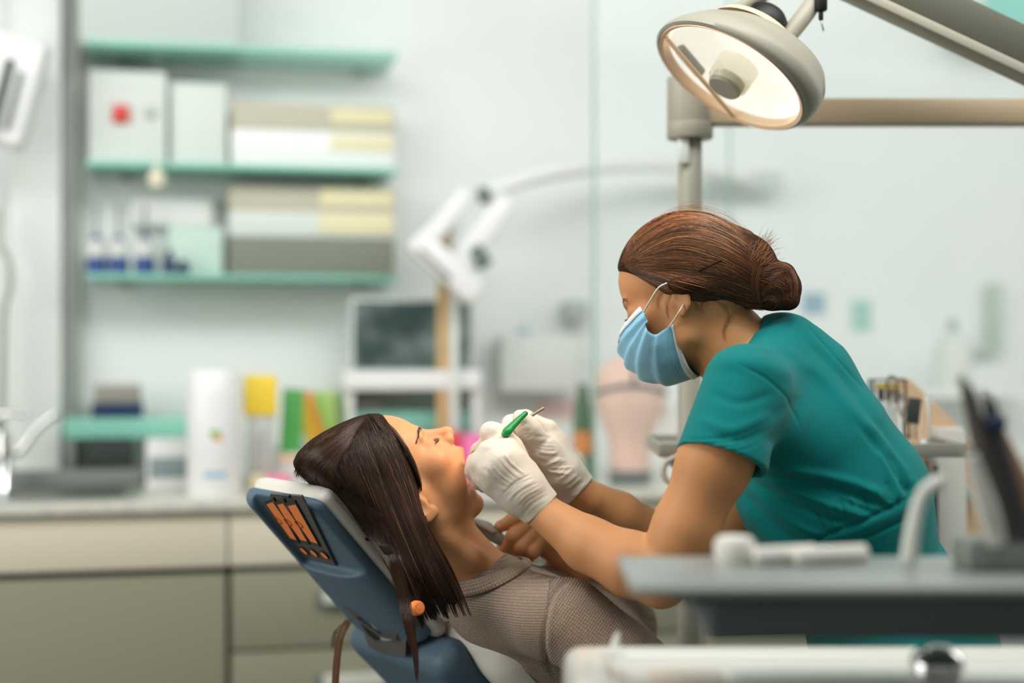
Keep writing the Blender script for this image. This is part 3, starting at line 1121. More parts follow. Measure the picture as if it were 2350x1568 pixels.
kn_ = thing('pump_bottle', 'pale bottle with a grey-green pump on a shelf by the right edge', 'bottle', Q(2186, 900, .45))
cyl('body', 2186, 760, 900, 90, .45, W2, kn_, [(1, 0), (1, .7), (.7, .9), (.3, 1)], 28)
cyl('pump', 2186, 735, 762, 22, .45, mat('pump_green', srgb(140, 168, 156), .5), kn_, [(1, 0), (1, 1)], 18)
o = rbx('wall_shelf', 2080, 2420, 900, 914, .38, 0.25, W1, None, 0.003)
tag(o, 'white wall shelf behind the instruments at the right edge', 'shelf')
tc_ = thing('wall_cabinet', 'teal-fronted wall cabinet at the top right corner', 'cabinet', Q(2330, 60, .3))
rbx('body', 2262, 2520, -140, 72, .34, 0.29, PANELW, tc_, 0.004)
rbx('door', 2264, 2518, -138, 66, .32, 0.018, mat('door_teal', srgb(110, 200, 186), .4), tc_, 0.006)

# ================================================================ operating lamp, post, instrument arm
LAMPG = mat('lamp_grey', srgb(162, 157, 142), 0.42, spec=0.4)
LAMPD = mat('lamp_arm_grey', srgb(84, 84, 70), 0.5)
LENSR = mat('lamp_reflector', srgb(244, 244, 232), 0.18, metal=0.4, emit=((1.0, 0.97, 0.88), 0.72))
BLK = mat('rubber_black', srgb(20, 20, 20), 0.5)
LY = 0.10
lamp = thing('dental_lamp', 'round lit dental operating lamp hanging on a jointed arm above the dentist', 'lamp', PX(1690, 150, LY))
LC = P(1678, 176, LY)
vw = LC - np.array((0, -CAMD, CAMZ))
vw /= np.linalg.norm(vw)
en = np.array((-0.53, 0, -0.85))
en -= (en @ vw) * vw
en /= np.linalg.norm(en)
LN = -0.44 * vw + 0.898 * en             # the lens is seen 26 degrees off its plane
LM = Vector(np.cross(LN, vw))
LM = LM if LM.x > 0 else -LM
fr_ = frame(LM, LN)                      # x along the long axis of the seen ellipse, z out of the lens
LMX = Matrix.Translation(Vector(LC)) @ fr_.to_4x4()
RL = S(192, LY)
# housing: rounded dome behind the rim
prof = [(RL * .97, 0.004), (RL * 1.01, 0.002), (RL * 1.03, -0.006), (RL * 1.02, -0.018), (RL * .97, -0.034), (RL * .955, -0.035),
        (RL * .93, -0.044), (RL * .80, -0.062), (RL * .62, -0.074), (RL * .4, -0.082), (0.0001, -0.086)]
SHR = Matrix(((1, 0, -0.45, 0), (0, 1, 0, 0), (0, 0, 1, 0), (0, 0, 0, 1)))
hs = lathe('housing', prof, LAMPG, lamp, LMX @ SHR, 72)
sharpen(hs, 60)
PEACH = mat('lamp_rim_peach', srgb(240, 206, 172), 0.3)
lathe('rim', [(RL * .97, 0.004), (RL * .965, 0.006), (RL * .92, 0.003), (RL * .905, -0.008), (RL * .91, -0.014)], PEACH, lamp, LMX, 72)
# reflector bowl, cut off by a straight bar near one side
bm = bmesh.new()
n1, n2 = 64, 10
ring = []
for j in range(n2 + 1):
    f = j / n2
    r = RL * 0.91 * f
    ring.append([bm.verts.new((r * math.cos(2 * math.pi * i / n1), r * math.sin(2 * math.pi * i / n1), -0.024 - 0.022 * (1 - f * f) + 0.012 * f ** 8)) for i in range(n1)])
for j in range(n2):
    for i in range(n1):
        bm.faces.new((ring[j][i], ring[j][(i + 1) % n1], ring[j + 1][(i + 1) % n1], ring[j + 1][i]))
bmesh.ops.remove_doubles(bm, verts=bm.verts[:], dist=1e-6)
bmesh.ops.transform(bm, matrix=LMX, verts=bm.verts[:])
ref = bm_obj('reflector', bm, LENSR, lamp, smooth=True)


def lm(x, y, z):
    return LMX @ Vector((x, y, z))


# ribbed front glass: many narrow raised strips in one pane
LENSG = mat('lamp_front_glass', srgb(246, 250, 246), 0.08, spec=0.5, alpha=0.22)
bm = bmesh.new()
k = 46
side = 1 if (fr_ @ Vector((0, 1, 0))).z > 0 else -1
xs = np.linspace(-0.86, 0.86, k + 1) * RL
c0_, c1_ = np.array((-0.90, 0.0)) * RL, np.array((0.28, -side * 0.86)) * RL      # ends of the straight bar
cd = (c1_ - c0_) / np.linalg.norm(c1_ - c0_)
for i in range(k):
    for x0, x1, z in ((xs[i], (xs[i] + xs[i + 1]) / 2, 0.002), ((xs[i] + xs[i + 1]) / 2, xs[i + 1], 0.0008)):
        xm = (x0 + x1) / 2
        h_ = math.sqrt(max(0, (RL * .89) ** 2 - xm * xm))
        yc_l = c0_[1] + (xm - c0_[0]) * cd[1] / cd[0]
        ya, yb = (max(-h_, yc_l), h_) if side > 0 else (-h_, min(h_, yc_l))
        if yb - ya < 0.004:
            continue
        vs = [bm.verts.new(p) for p in ((x0, ya, z), (x1, ya, z), (x1, yb, z), (x0, yb, z))]
        bm.faces.new(vs)
bmesh.ops.transform(bm, matrix=LMX, verts=bm.verts[:])
gl_ = bm_obj('front_glass', bm, LENSG, lamp)
tube('glass_bar', [lm(*c0_, 0.002), lm(*c1_, 0.002)], 0.004, PEACH, lamp, 8)
# grey pocket in the open segment
po = np.array((cd[1], -cd[0]))
po = po if po[1] * side < 0 else -po
m0 = c0_ * .62 + c1_ * .38 + po * RL * .13
tube('pocket', [lm(*(m0 - cd * RL * .22), -0.014), lm(*(m0 + cd * RL * .22), -0.014)], 0.010, mat('pocket_grey', srgb(120, 118, 104), .5), lamp, 8)
# central knob
lathe('centre_knob', [(0.0001, 0.020), (0.026, 0.020), (0.028, 0.017), (0.028, 0.0)], LAMPG, lamp, LMX @ Matrix.Translation((0.0, -side * 0.012, 0)), 32)
lathe('knob_collar', [(0.029, 0.014), (0.034, 0.006), (0.036, -0.03)], mat('knob_glass', srgb(240, 232, 206), .1, alpha=.6), lamp,
      LMX @ Matrix.Translation((0, -side * 0.012, 0)), 32)
# raised back cover and yoke
lathe('back_cover', [(RL * .60, -0.074), (RL * .54, -0.086), (RL * .33, -0.094), (0.0001, -0.097)], PEACH, lamp, LMX, 48)
tube('pivot', [lm(0.0, 0, -0.093), lm(0.0, 0, -0.125)], 0.034, BLK, lamp, 24)
J = P(1905, -55, LY + .06)
tube('yoke', [P(1800, 92, LY + .02), P(1850, 30, LY + .03), J], 0.0145, LAMPG, lamp, 16)
tube('yoke', [P(1690, 28, LY + .10), P(1745, -10, LY + .08), P(1830, -50, LY + .06), J], 0.013, LAMPG, lamp, 16)
cx_ = P(1884, 8, LY + .02)
cl_ = tube('socket', [cx_ + (0, 0, .03), cx_ + (0, 0, -.010)], 0.0105, BLK, lamp, 14)
tube('switch', [cx_ + (0, 0, -.010), cx_ + (0, 0, -.026)], 0.004, BLK, lamp, 10)
tube('switch_lever', [cx_ + (0, 0, -.026), cx_ + (.004, 0, -.044)], 0.0016, ALU, lamp, 8)
# spring arm down to the right, outside the picture it meets the post
A0, A1 = P(1850, -75, LY + .06), P(2560, 258, LY + .10)
ax = A1 - A0
RA = frame(ax, (0, 0, 1))
box('spring_arm', (A0 + A1) / 2 + np.array((.006, 0, .030)), (np.linalg.norm(ax), 0.05, 0.060), LAMPD, lamp, RA, 0.002)
box('arm_cover', (A0 + A1) / 2 + np.array((-.002, -0.002, -.009)), (np.linalg.norm(ax), 0.054, 0.016), LAMPG, lamp, RA, 0.002)
PO = P(2560, 258, LY + .10)
tube('column', [np.array((PO[0], PO[1], 0.0)), np.array((PO[0], PO[1], PO[2] + .08))], 0.035, LAMPG, lamp, 24)
tube('column_foot', [np.array((PO[0], PO[1], 0.0)), np.array((PO[0], PO[1], 0.05))], 0.16, LAMPG, lamp, 32)
# warm light of the lamp
sp = bpy.data.lights.new('lamp_light', 'SPOT')
sp.energy = 25
sp.color = (1.0, 0.80, 0.56)
sp.spot_size = math.radians(40)
sp.spot_blend = 0.8
sp.shadow_soft_size = 0.12
so = bpy.data.objects.new('lamp_light', sp)
COL.objects.link(so)
so.location = Vector(LC) + Vector(LN) * 0.03
tg = PX(1120, 1080, 0.0)
so.rotation_euler = (tg - so.location).to_track_quat('-Z', 'Y').to_euler()

# post with the instrument arm behind the dentist
PY = 0.36
post = thing('instrument_post', 'upright grey post with a thick collar, cross arm and metal tray behind the dentist', 'post', np.array((P(1583, 400, PY)[0], PY, 0)))
px_ = P(1583, 400, PY)[0]
tube('pole', [np.array((px_, PY, 0.0)), np.array((px_, PY, P(1583, 300, PY)[2]))], S(28, PY), LAMPG, post, 32, smoothpath=False)
tube('foot', [np.array((px_, PY, 0.0)), np.array((px_, PY, 0.03))], 0.11, LAMPG, post, 32, smoothpath=False)
lathe('collar', [(0.0001, P(0, 320, PY)[2]), (S(50, PY), P(0, 320, PY)[2]), (S(53, PY), P(0, 316, PY)[2]), (S(53, PY), P(0, 285, PY)[2]),
                 (S(51, PY), P(0, 283, PY)[2]), (S(52, PY), P(0, 281, PY)[2]), (S(52, PY), P(0, 180, PY)[2]), (0.0001, P(0, 178, PY)[2])], LAMPG, post,
      Matrix.Translation((px_, PY, 0)), 48)
b0, b1 = P(1600, 259, PY), P(2520, 259, PY)
box('cross_arm', (b0 + b1) / 2, (b1[0] - b0[0], 0.05, S(58, PY)), mat('cross_arm_sand', srgb(170, 150, 122), .45), post, None, 0.004)
box('cable_clip', P(1570, 350, PY) + np.array((-.004, -S(30, PY), 0)), (0.020, 0.008, 0.045), W2, post, None, 0.002)

# instrument tray carried by the post, behind the dentist
ty = 0.40
c0, c1 = P(1500, 1022, ty), P(2170, 1028, ty)
STEEL = mat('tray_steel', srgb(186, 182, 168), 0.3, metal=0.6)
mid_ = (c0 + c1) / 2
tt = box('instrument_tray', mid_, (c1[0] - c0[0], 0.24, 0.006), STEEL, post, None, 0.002)
for s_ in (-1, 1):
    box('tray_lip', mid_ + np.array((s_ * (c1[0] - c0[0]) / 2, 0, .002)), (0.006, 0.24, 0.024), STEEL, tt, None, 0.002)
    box('tray_lip', mid_ + np.array((0, s_ * .12, .002)), (c1[0] - c0[0], 0.006, 0.024), STEEL, tt, None, 0.002)
box('tray_carrier', P(1583, 1050, PY), (0.08, 0.10, 0.03), LAMPG, tt, None, 0.006)
tube('tray_handle', [P(1560, 1045, ty - .12), P(1530, 1060, ty - .12), P(1522, 1085, ty - .12), P(1535, 1105, ty - .12), P(1570, 1105, ty - .12)], 0.0055, mat('handle_beige', srgb(206, 200, 184), .4), tt, 12)
# console with the tan sloping side
cs = thing('console', 'beige dental console with a sloping side behind the dentist\'s back', 'console', P(2200, 1568, .5))
M_ = Matrix.Translation(Vector((0, 0.58, 0)))
pt = [P(2070, 866, .58), P(2090, 870, .58), P(2225, 1002, .58), P(2300, 1080, .58), P(2300, 1700, .58), P(2070, 1700, .58)]
prism('housing', [(p[0], p[2]) for p in pt], 0.05, mat('console_tan', srgb(206, 172, 136), .5), cs, M_, 0.006)
pt = [P(2125, 1048, .55), P(2150, 1040, .55), P(2245, 1130, .55), P(2225, 1150, .55)]
prism('bevel_panel', [(p[0], p[2]) for p in pt], 0.03, mat('console_grey', srgb(190, 192, 186), .4), cs, Matrix.Translation((0, .545, 0)), 0.003)
box('column', P(2175, 1400, .55), (S(72, .55), 0.05, 0.70), mat('console_white', srgb(214, 212, 202), .45), cs, None, 0.006)
box('column_gap', P(2147, 1250, .522), (S(9, .522), 0.008, 0.30), GR2, cs, None)
# glass and rack on the tray
tz = mid_[2] + .003
gt = thing('drinking_glass', 'clear glass holding dark instruments on the tray behind the dentist\'s back', 'glass', P(2097, 1010, ty))
gx = P(2097, 1010, ty)
gx[2] = tz
r_ = S(37, ty)
hgt = P(2097, 907, ty)[2] - tz
lathe('wall', [(0.0001, 0.0), (r_ * .93, 0), (r_, .004), (r_ * 1.0, hgt), (r_ * .94, hgt), (r_ * .93, .012), (0.0001, .012)],
      mat('glass_clear', (1, 1, 1), 0.02, trans=1.0, ior=1.3), gt, Matrix.Translation(Vector(gx)), 40)
sp_ = thing('dental_mirror', 'dark oval dental mirror standing in the drinking glass', 'instrument', gx + (0, 0, .014))
box('mirror_disc', gx + (.000, 0, .062), (0.024, 0.004, 0.046), GR2, sp_, Matrix.Rotation(.12, 3, 'Y'), 0.0018)
tube('stem', [gx + (0.004, 0, .014), gx + (.001, 0, .05)], 0.002, ALU, sp_, 8)
for i, (dx, tl) in enumerate(((-.030, -.02), (-.012, -.03))):
    o = tube('probe', [gx + (dx * .3, .008 * i, .014), gx + (dx, .008 * i, .075), gx + (dx + tl, .008 * i, .118)], 0.0018, mat('probe_tan', srgb(150, 130, 104), .4, metal=.5), None, 8)
    tag(o, ('long tan probe leaning against the black rack' if i == 0 else 'second tan probe standing in the drinking glass'), 'instrument', 'probes in the glass')
rk = thing('wire_rack', 'black wire rack with a yellow and white card on the tray behind the dentist', 'rack', P(2040, 1010, ty + .06))
k0, k1 = P(2004, 872, ty + .06), P(2078, 872, ty + .06)
kz = tz
for y_ in (0, .03):
    tube('frame', [np.array((k0[0], ty + .06 + y_, kz)), np.array((k0[0], ty + .06 + y_, k0[2])), np.array((k1[0], ty + .06 + y_, k1[2])), np.array((k1[0], ty + .06 + y_, kz))], 0.0028, BLK, rk, 8, smoothpath=False)
box('card', P(2040, 905, ty + .07), (S(62, ty), 0.004, S(56, ty)), W1, rk)
box('card_band', P(2040, 886, ty + .066), (S(60, ty), 0.003, S(10, ty)), mat('band_yellow', srgb(232, 204, 60), .5), rk)
for i in range(3):
    box('card_print', P(2022 + i * 17, 906, ty + .066), (S(11, ty), 0.003, S(22 - 4 * (i % 2), ty)), BLK, rk)
tube('clip_ring', [P(2042, 930, ty + .03), P(2034, 885, ty + .03), P(2040, 866, ty + .03), P(2052, 866, ty + .03), P(2058, 885, ty + .03), P(2052, 925, ty + .03)], 0.0022,
     mat('clip_brass', srgb(120, 112, 80), .35, metal=.6), rk, 8)

# ================================================================ treatment chair
BLUE = mat('chair_blue', srgb(80, 102, 118), 0.5, spec=0.4, bump=(350, 0.0006))
LEATHER = mat('chair_white_leather', srgb(214, 208, 198), 0.42, spec=0.4, bump=(260, 0.0004))
GREYP = mat('chair_grey_plastic', srgb(84, 80, 76), 0.4, spec=0.4)
ORANGE = mat('chair_orange', srgb(252, 138, 70), 0.5)
ORANGED = mat('chair_orange_dark', srgb(170, 60, 24), 0.5)
BLK0 = mat('hinge_black', srgb(22, 22, 22), 0.5)
STITCH = mat('chair_stitching', srgb(150, 144, 136), 0.8)
LEN = 0.322
HWD = 0.116
THK = 0.040
CYAW = math.radians(37)
cl, sl = math.cos(math.radians(48)), math.sin(math.radians(48))
Lx = np.array((cl * math.cos(CYAW), cl * math.sin(CYAW), -sl))
Wx = np.array((-math.sin(CYAW), math.cos(CYAW), 0.0))
Nx = np.cross(Wx, Lx)
Nx = Nx if Nx[2] > 0 else -Nx
HRM = np.stack([Lx, Wx, Nx], 1)          # local (l, w, n) -> world
HRO = P(730, 1133, -0.07) + Wx * HWD - Nx * 0.055  # local origin below the top edge, mid width


def hr(l, w, n):
    return HRM @ np.array((l, w, n)) + HRO


def on_plane(u, v, n0):
    """local (l, w) of the picture point on the plane n = n0 of the headrest"""
    o = np.array((0, -CAMD, CAMZ))
    d = P(u, v, 0.0) - o
    t = (n0 - (o - HRO) @ Nx) / (d @ Nx)
    q = HRM.T @ (o + d * t - HRO)
    return q[0], q[1]


chair = thing('dental_chair', 'reclined dental chair with navy shell, white leather padding and orange headrest inserts', 'chair',
              P(1150, 1900, 0.1))


def local_mesh(name, g, m, parent, sm=1, M=HRM, O=None):
    V, F = g.mesh(sm)
    O = HRO if O is None else O
    return meshpy(name, V @ M.T + O, F, m, parent)


def plate(name, outer, n0, n1, m, parent, hole=None):
    """flat plate of (l, w) outline between n0 and n1, optional hole with as many points"""
    bm = bmesh.new()
    k = len(outer)
    if hole is None:
        a = [bm.verts.new((l, w, n0)) for l, w in outer]
        b = [bm.verts.new((l, w, n1)) for l, w in outer]
        bm.faces.new(a)
        bm.faces.new(b[::-1])
        for i in range(k):
            bm.faces.new((a[i], a[(i + 1) % k], b[(i + 1) % k], b[i]))
    else:
        r = [[bm.verts.new((l, w, n)) for l, w in ring] for ring in (outer, hole) for n in (n0, n1)]
        o0, o1, h0, h1 = r
        for i in range(k):
            j = (i + 1) % k
            bm.faces.new((o0[i], o0[j], h0[j], h0[i]))
            bm.faces.new((o1[j], o1[i], h1[i], h1[j]))
            bm.faces.new((o0[j], o0[i], o1[i], o1[j]))
            bm.faces.new((h0[i], h0[j], h1[j], h1[i]))
    bmesh.ops.recalc_face_normals(bm, faces=bm.faces[:])
    M = Matrix.Translation(Vector(HRO)) @ Matrix(HRM.tolist()).to_4x4()
    bmesh.ops.transform(bm, matrix=M, verts=bm.verts[:])
    return bm_obj(name, bm, m, parent)


def hull_px(pts, n0):
    return [on_plane(u, v, n0) for u, v in pts]




def sect(p, w0, n_top, t, ex=2.6):
    """half of a rounded section: flat on top (n = n_top), bulging to n_top - t"""
    q = (np.abs(p[..., 1] / w0) ** ex + np.abs((p[..., 2] - n_top) / t) ** ex + 1e-12) ** (1 / ex)
    return (q - 1) * min(w0, t)


# headrest shell with the recess for the inserts
g = Grid((-0.04, -0.15, -0.05), (0.40, 0.15, 0.09), 0.002)


def hshell(p):
    d = sect(p, HWD, 0.055, THK, 2.8)
    d = smax(d, p[..., 2] - np.float32(0.055), 0.006)
    e = np.maximum(np.abs(p[..., 0] - np.float32(LEN / 2)) - np.float32(LEN / 2), -0.2)
    # ends rounded towards the padding
    return smax(d, e, 0.022)


g.add(hshell, (-.03, -.13, -.03), (.36, .13, .07))
rf = hull_px([(602, 1150), (693, 1284)], 0.030)
rn = hull_px([(694, 1142), (770, 1300)], 0.017)
W0_, W1_ = (rf[0][1] + rf[1][1]) / 2, (rn[0][1] + rn[1][1]) / 2
L1_ = max(rf[1][0], rn[1][0])
wc, wh = (W0_ + W1_) / 2, abs(W0_ - W1_) / 2
g.cut(lambda p: rbox(p, (L1_ / 2 - .06, wc, 0.0), (L1_ / 2 + .06, wh, 0.034), 0.008), (-.14, wc - wh, -.05), (L1_, wc + wh, .04), 0.004)
shell = local_mesh('headrest_shell', g, BLUE, chair)
# padding
g = Grid((-0.06, -0.17, 0.02), (0.40, 0.17, 0.11), 0.003)
g.add(lambda p: rbox(p, (LEN / 2 + .008, 0, 0.066), (LEN / 2 + .000, HWD + .004, 0.015), 0.0145), (-.04, -.16, .03), (.37, .16, .1))
g.add(lambda p: rbox(p, (0.020, 0, 0.056), (0.014, HWD - .016, 0.020), 0.013), (-.04, -.16, .0), (.1, .16, .1), 0.010)
pad = local_mesh('headrest_cushion', g, LEATHER, chair, 2)
# insert plate, three orange bars with round windows
pn = 0.030
pl = plate('insert_plate', hull_px([(621, 1134), (692, 1139), (770, 1299), (703, 1283), (604, 1174)], pn), pn, pn + .003, GREYP, chair)
BARS = [[(610, 1158), (629, 1151), (681, 1241), (665, 1236)], [(632, 1160), (653, 1154), (705, 1244), (689, 1240)],
        [(655, 1162), (678, 1158), (729, 1249), (712, 1244)]]
HOLE = [((638, 1194), (697, 1265)), ((661, 1198), (720, 1270)), ((686, 1203), (744, 1275))]
for bar, hl in zip(BARS, HOLE):
    cen_ = np.mean(bar, 0)
    big = [tuple(cen_ + (np.array(q) - cen_) * (1.16 if True else 1)) for q in bar]
    plate('insert_frame', hull_px(big, pn - .0025), pn - .0025, pn + .001, mat('insert_frame_dark', srgb(44, 44, 42), .4), pl,
          hull_px(bar, pn - .0025))
    b_ = plate('orange_insert', hull_px(bar, pn - .002), pn - .002, pn + .001, ORANGE, pl)
    for (u, v), up in zip(hl, (True, False)):
        l_, w_ = on_plane(u, v, pn - .002)
        Md = Matrix.Translation(Vector(hr(l_, w_, pn - .0022))) @ Matrix(HRM.tolist()).to_4x4()
        rr = 0.0085 if up else 0.0095
        lathe('round_window', [(0.0001, 0.0004), (rr * .8, 0.0004), (rr * .82, -0.0006), (rr, -0.0006), (rr, 0.0008)],
              ORANGED if up else mat('insert_frame_dark', srgb(44, 44, 42), .4), b_, Md, 28)
        if not up:
            lathe('orange_dot', [(0.0001, -0.0004), (rr * .78, -0.0004), (rr * .78, 0.001)], ORANGE, b_, Md, 28)
plate('insert_latch', hull_px([(645, 1138), (662, 1139), (664, 1145), (647, 1144)], pn - .003), pn - .003, pn + .001, mat('latch_dark', srgb(38, 48, 56), 0.5), pl)
# seam of the padding
tube('seam', [hr(t, -HWD - .0062, 0.068) for t in np.linspace(0.02, LEN - .02, 8)], 0.0008, STITCH, pad, 5)
# orange release button on the near side
kb = P(957, 1396, -0.115)
lathe('release_button', [(0.0001, 0.010), (0.008, 0.009), (0.0105, 0.004), (0.011, -0.004), (0.0001, -0.004)], ORANGE, chair,
      Matrix.Translation(Vector(kb)) @ Matrix.Rotation(math.radians(78), 4, 'X') @ Matrix.Rotation(.5, 4, 'Y'), 24)

# backrest shell and padding: the same tilt, wider, further down
cb_, sb_ = 0.70, 0.714
Lb = np.array((cb_ * math.cos(CYAW), cb_ * math.sin(CYAW), -sb_))
Nb = np.cross(Wx, Lb)
Nb = Nb if Nb[2] > 0 else -Nb
BRM = np.stack([Lb, Wx, Nb], 1)
BRO = hr(LEN + 0.012, -0.02, 0.006)
g = Grid((-0.03, -0.26, -0.04), (0.72, 0.26, 0.14), 0.0045)
g.add(lambda p: rbox(p, (0.34, 0, 0.03), (0.35, 0.150, 0.036), 0.028), (-.03, -.24, -.03), (.7, .24, .09))
bshell = local_mesh('backrest_shell', g, BLUE, chair, 1, BRM, BRO)
g = Grid((-0.05, -0.29, 0.01), (0.78, 0.29, 0.20), 0.0055)
g.add(lambda p: rbox(p, (0.35, 0, 0.09), (0.36, 0.19, 0.036), 0.033), (-.04, -.28, .03), (.74, .28, .15))
g.add(lambda p: cone(p, (0.065, -0.180, 0.104), (0.7, -0.20, 0.104), 0.066, 0.066), (-.03, -.28, .03), (.76, .0, .19), 0.02)
g.add(lambda p: cone(p, (0.065, 0.180, 0.104), (0.7, 0.20, 0.104), 0.066, 0.066), (-.03, 0, .03), (.76, .28, .19), 0.02)
bpad = local_mesh('backrest_cushion', g, LEATHER, chair, 2, BRM, BRO)
bp_b = BVHTree.FromObject(bpad, bpy.context.evaluated_depsgraph_get())


def on_pad(uv, lift=0.0006):
    out = []
    for u, v in uv:
        h_ = bp_b.ray_cast(Vector((0, -CAMD, CAMZ)), (PX(u, v) - Vector((0, -CAMD, CAMZ))).normalized())
        if h_[0] is not None:
            out.append(P(u, v, h_[0].y - lift))
    return out


s_ = on_pad([(1010, 1430), (1055, 1428), (1110, 1452), (1160, 1495), (1215, 1550), (1240, 1580)])
if len(s_) > 2:
    tube('seam', s_, 0.0009, STITCH, bpad, 5)

# hinge bracket between the two
dg = bpy.context.evaluated_depsgraph_get()
CAM0 = Vector((0, -CAMD, CAMZ))
SHB = [BVHTree.FromObject(o, dg) for o in (shell, bshell)]


def surf_plate(name, px, m, parent, proud=0.002, deep=0.012, hole=None):
    """plate let into the shells along the outline seen at px"""
    def pt(u, v):
        ys = []
        d = (PX(u, v) - CAM0).normalized()
        for b in SHB:
            h_ = b.ray_cast(CAM0, d)
            if h_[0] is not None:
                ys.append(h_[0].y)
        y = min(ys) if ys else hr(LEN, 0, 0)[1]
        return y
    ring = px + (hole or [])
    y_ = np.array([pt(*q) for q in ring])
    y_ = 0.4 * y_ + 0.6 * np.poly1d(np.polyfit([q[0] for q in ring], y_, 1))([q[0] for q in ring])
    o_ = [P(u, v, y - proud) for (u, v), y in zip(ring, y_)]
    i_ = [p - np.array((-0.35, -0.75, -0.4)) * deep for p in o_]
    bm = bmesh.new()
    A = [bm.verts.new(p) for p in o_]
    B = [bm.verts.new(p) for p in i_]
    k = len(px)
    if hole:
        for i in range(k):
            j = (i + 1) % k
            bm.faces.new((A[i], A[j], A[k + j], A[k + i]))
            bm.faces.new((A[j], A[i], B[i], B[j]))
            bm.faces.new((A[k + i], A[k + j], B[k + j], B[k + i]))
            bm.faces.new((B[j], B[i], B[k + i], B[k + j]))
    else:
        bm.faces.new(A)
        bm.faces.new(B[::-1])
        for i in range(k):
            j = (i + 1) % k
            bm.faces.new((A[j], A[i], B[i], B[j]))
    bmesh.ops.triangulate(bm, faces=[f for f in bm.faces if len(f.verts) > 4])
    return bm_obj(name, bm, m, parent)


STEELW = mat('hinge_satin', srgb(176, 180, 176), 0.4, metal=0.3)
hb = surf_plate('hinge_bracket', [(788, 1393), (822, 1397), (852, 1404), (878, 1424), (912, 1456), (908, 1470), (870, 1462), (824, 1428)], GREYP, chair, 0.006, 0.010,
                [(816, 1416), (830, 1417), (846, 1419), (868, 1432), (904, 1460), (900, 1464), (872, 1458), (840, 1434)])
surf_plate('hinge_slot', [(814, 1414), (848, 1417), (906, 1460), (904, 1474), (866, 1474), (846, 1460)], BLK0, hb, 0.003, 0.004)
surf_plate('hinge_slide', [(842, 1419), (868, 1430), (910, 1462), (906, 1474), (876, 1470)], STEELW, hb, 0.0045, 0.004)
surf_plate('hinge_socket', [(832, 1446), (846, 1450), (850, 1466), (868, 1474), (906, 1480), (910, 1460), (932, 1466), (930, 1508), (880, 1498), (846, 1486)], GREYP, hb, 0.010, 0.014)
# pedestal, hidden below the picture
box('pedestal', (0.10, 0.10, 0.29), (0.26, 0.26, 0.58), BLUE, chair, None, 0.03)

# ================================================================ foreground, out of focus
FTOP = mat('tray_top_grey', srgb(150, 156, 152), 0.3, spec=0.5)
FDARK = mat('tray_body_dark', srgb(84, 92, 92), 0.5)
FW = mat('unit_white', srgb(222, 222, 212), 0.18, spec=0.6, coat=0.3)
fy = -0.80
ft = thing('delivery_tray', 'dark grey instrument delivery tray in the right foreground', 'tray', P(1900, 1400, fy))
e0, e1 = P(1450, 1352, fy), P(2680, 1352, fy)
z_ = e0[2]
cx = (e0[0] + e1[0]) / 2
box('top_plate', (cx, fy + .10, z_ - .003), (e1[0] - e0[0], 0.20, 0.010), FTOP, ft, None, 0.004, 3)
e2 = P(1628, 1400, fy)
box('body', ((e2[0] + e1[0]) / 2, fy + .105, z_ - .030), (e1[0] - e2[0], 0.19, 0.046), FDARK, ft, None, 0.008, 3)
prism('front_lip', [(e0[0] + .01, z_ - .006), (e2[0] + .02, z_ - .006), (e2[0] + .02, z_ - .030), (e2[0] - .01, z_ - .018)], 0.16, FDARK, ft, Matrix.Translation((0, fy + .02, 0)))
tube('support', [np.array((e1[0] - .01, fy + .015, z_ - .03)), np.array((e1[0] - .01, fy + .015, 0))], 0.022, FDARK, ft, 20)
# cotton rolls and cups lying on it
zt = z_ + .002
COT = mat('cotton_white', srgb(232, 228, 218), 0.9)
cp = lathe('cotton_roll_holder', [(0.0001, 0), (0.020, 0), (0.022, 0.006), (0.022, 0.022), (0.017, 0.028), (0.0001, 0.030)], COT, None,
           Matrix.Translation((P(1686, 1300, fy + .15)[0], fy + .15, zt)), 28)
tag(cp, 'small white round pot on the left end of the delivery tray', 'pot')
for i, (u, v, l, an) in enumerate(((1800, 1290, .07, .35), (1905, 1285, .08, .25))):
    c = P(u, v, fy + .14)
    d = np.array((math.cos(an), 0.3, 0.0)) * l / 2
    o = tube('cotton_roll', [np.array((c[0], c[1], zt + .010)) - d, np.array((c[0], c[1], zt + .010)) + d], 0.010, COT, None, 14)
    tag(o, ('left' if i == 0 else 'right') + ' of two white cotton rolls lying on the delivery tray', 'cotton roll', 'cotton rolls')
# white curved suction tip
o = tube('suction_tip', [P(2085, 1262, fy + .12) * (1, 1, 0) + (0, 0, zt + .006), P(2098, 1200, fy + .12), P(2120, 1130, fy + .12), P(2160, 1105, fy + .12)], [0.009, .008, .007, .009], mat('suction_white', srgb(226, 226, 216), .3), None, 14)
tag(o, 'white curved suction tip standing up from the delivery tray', 'suction tip')
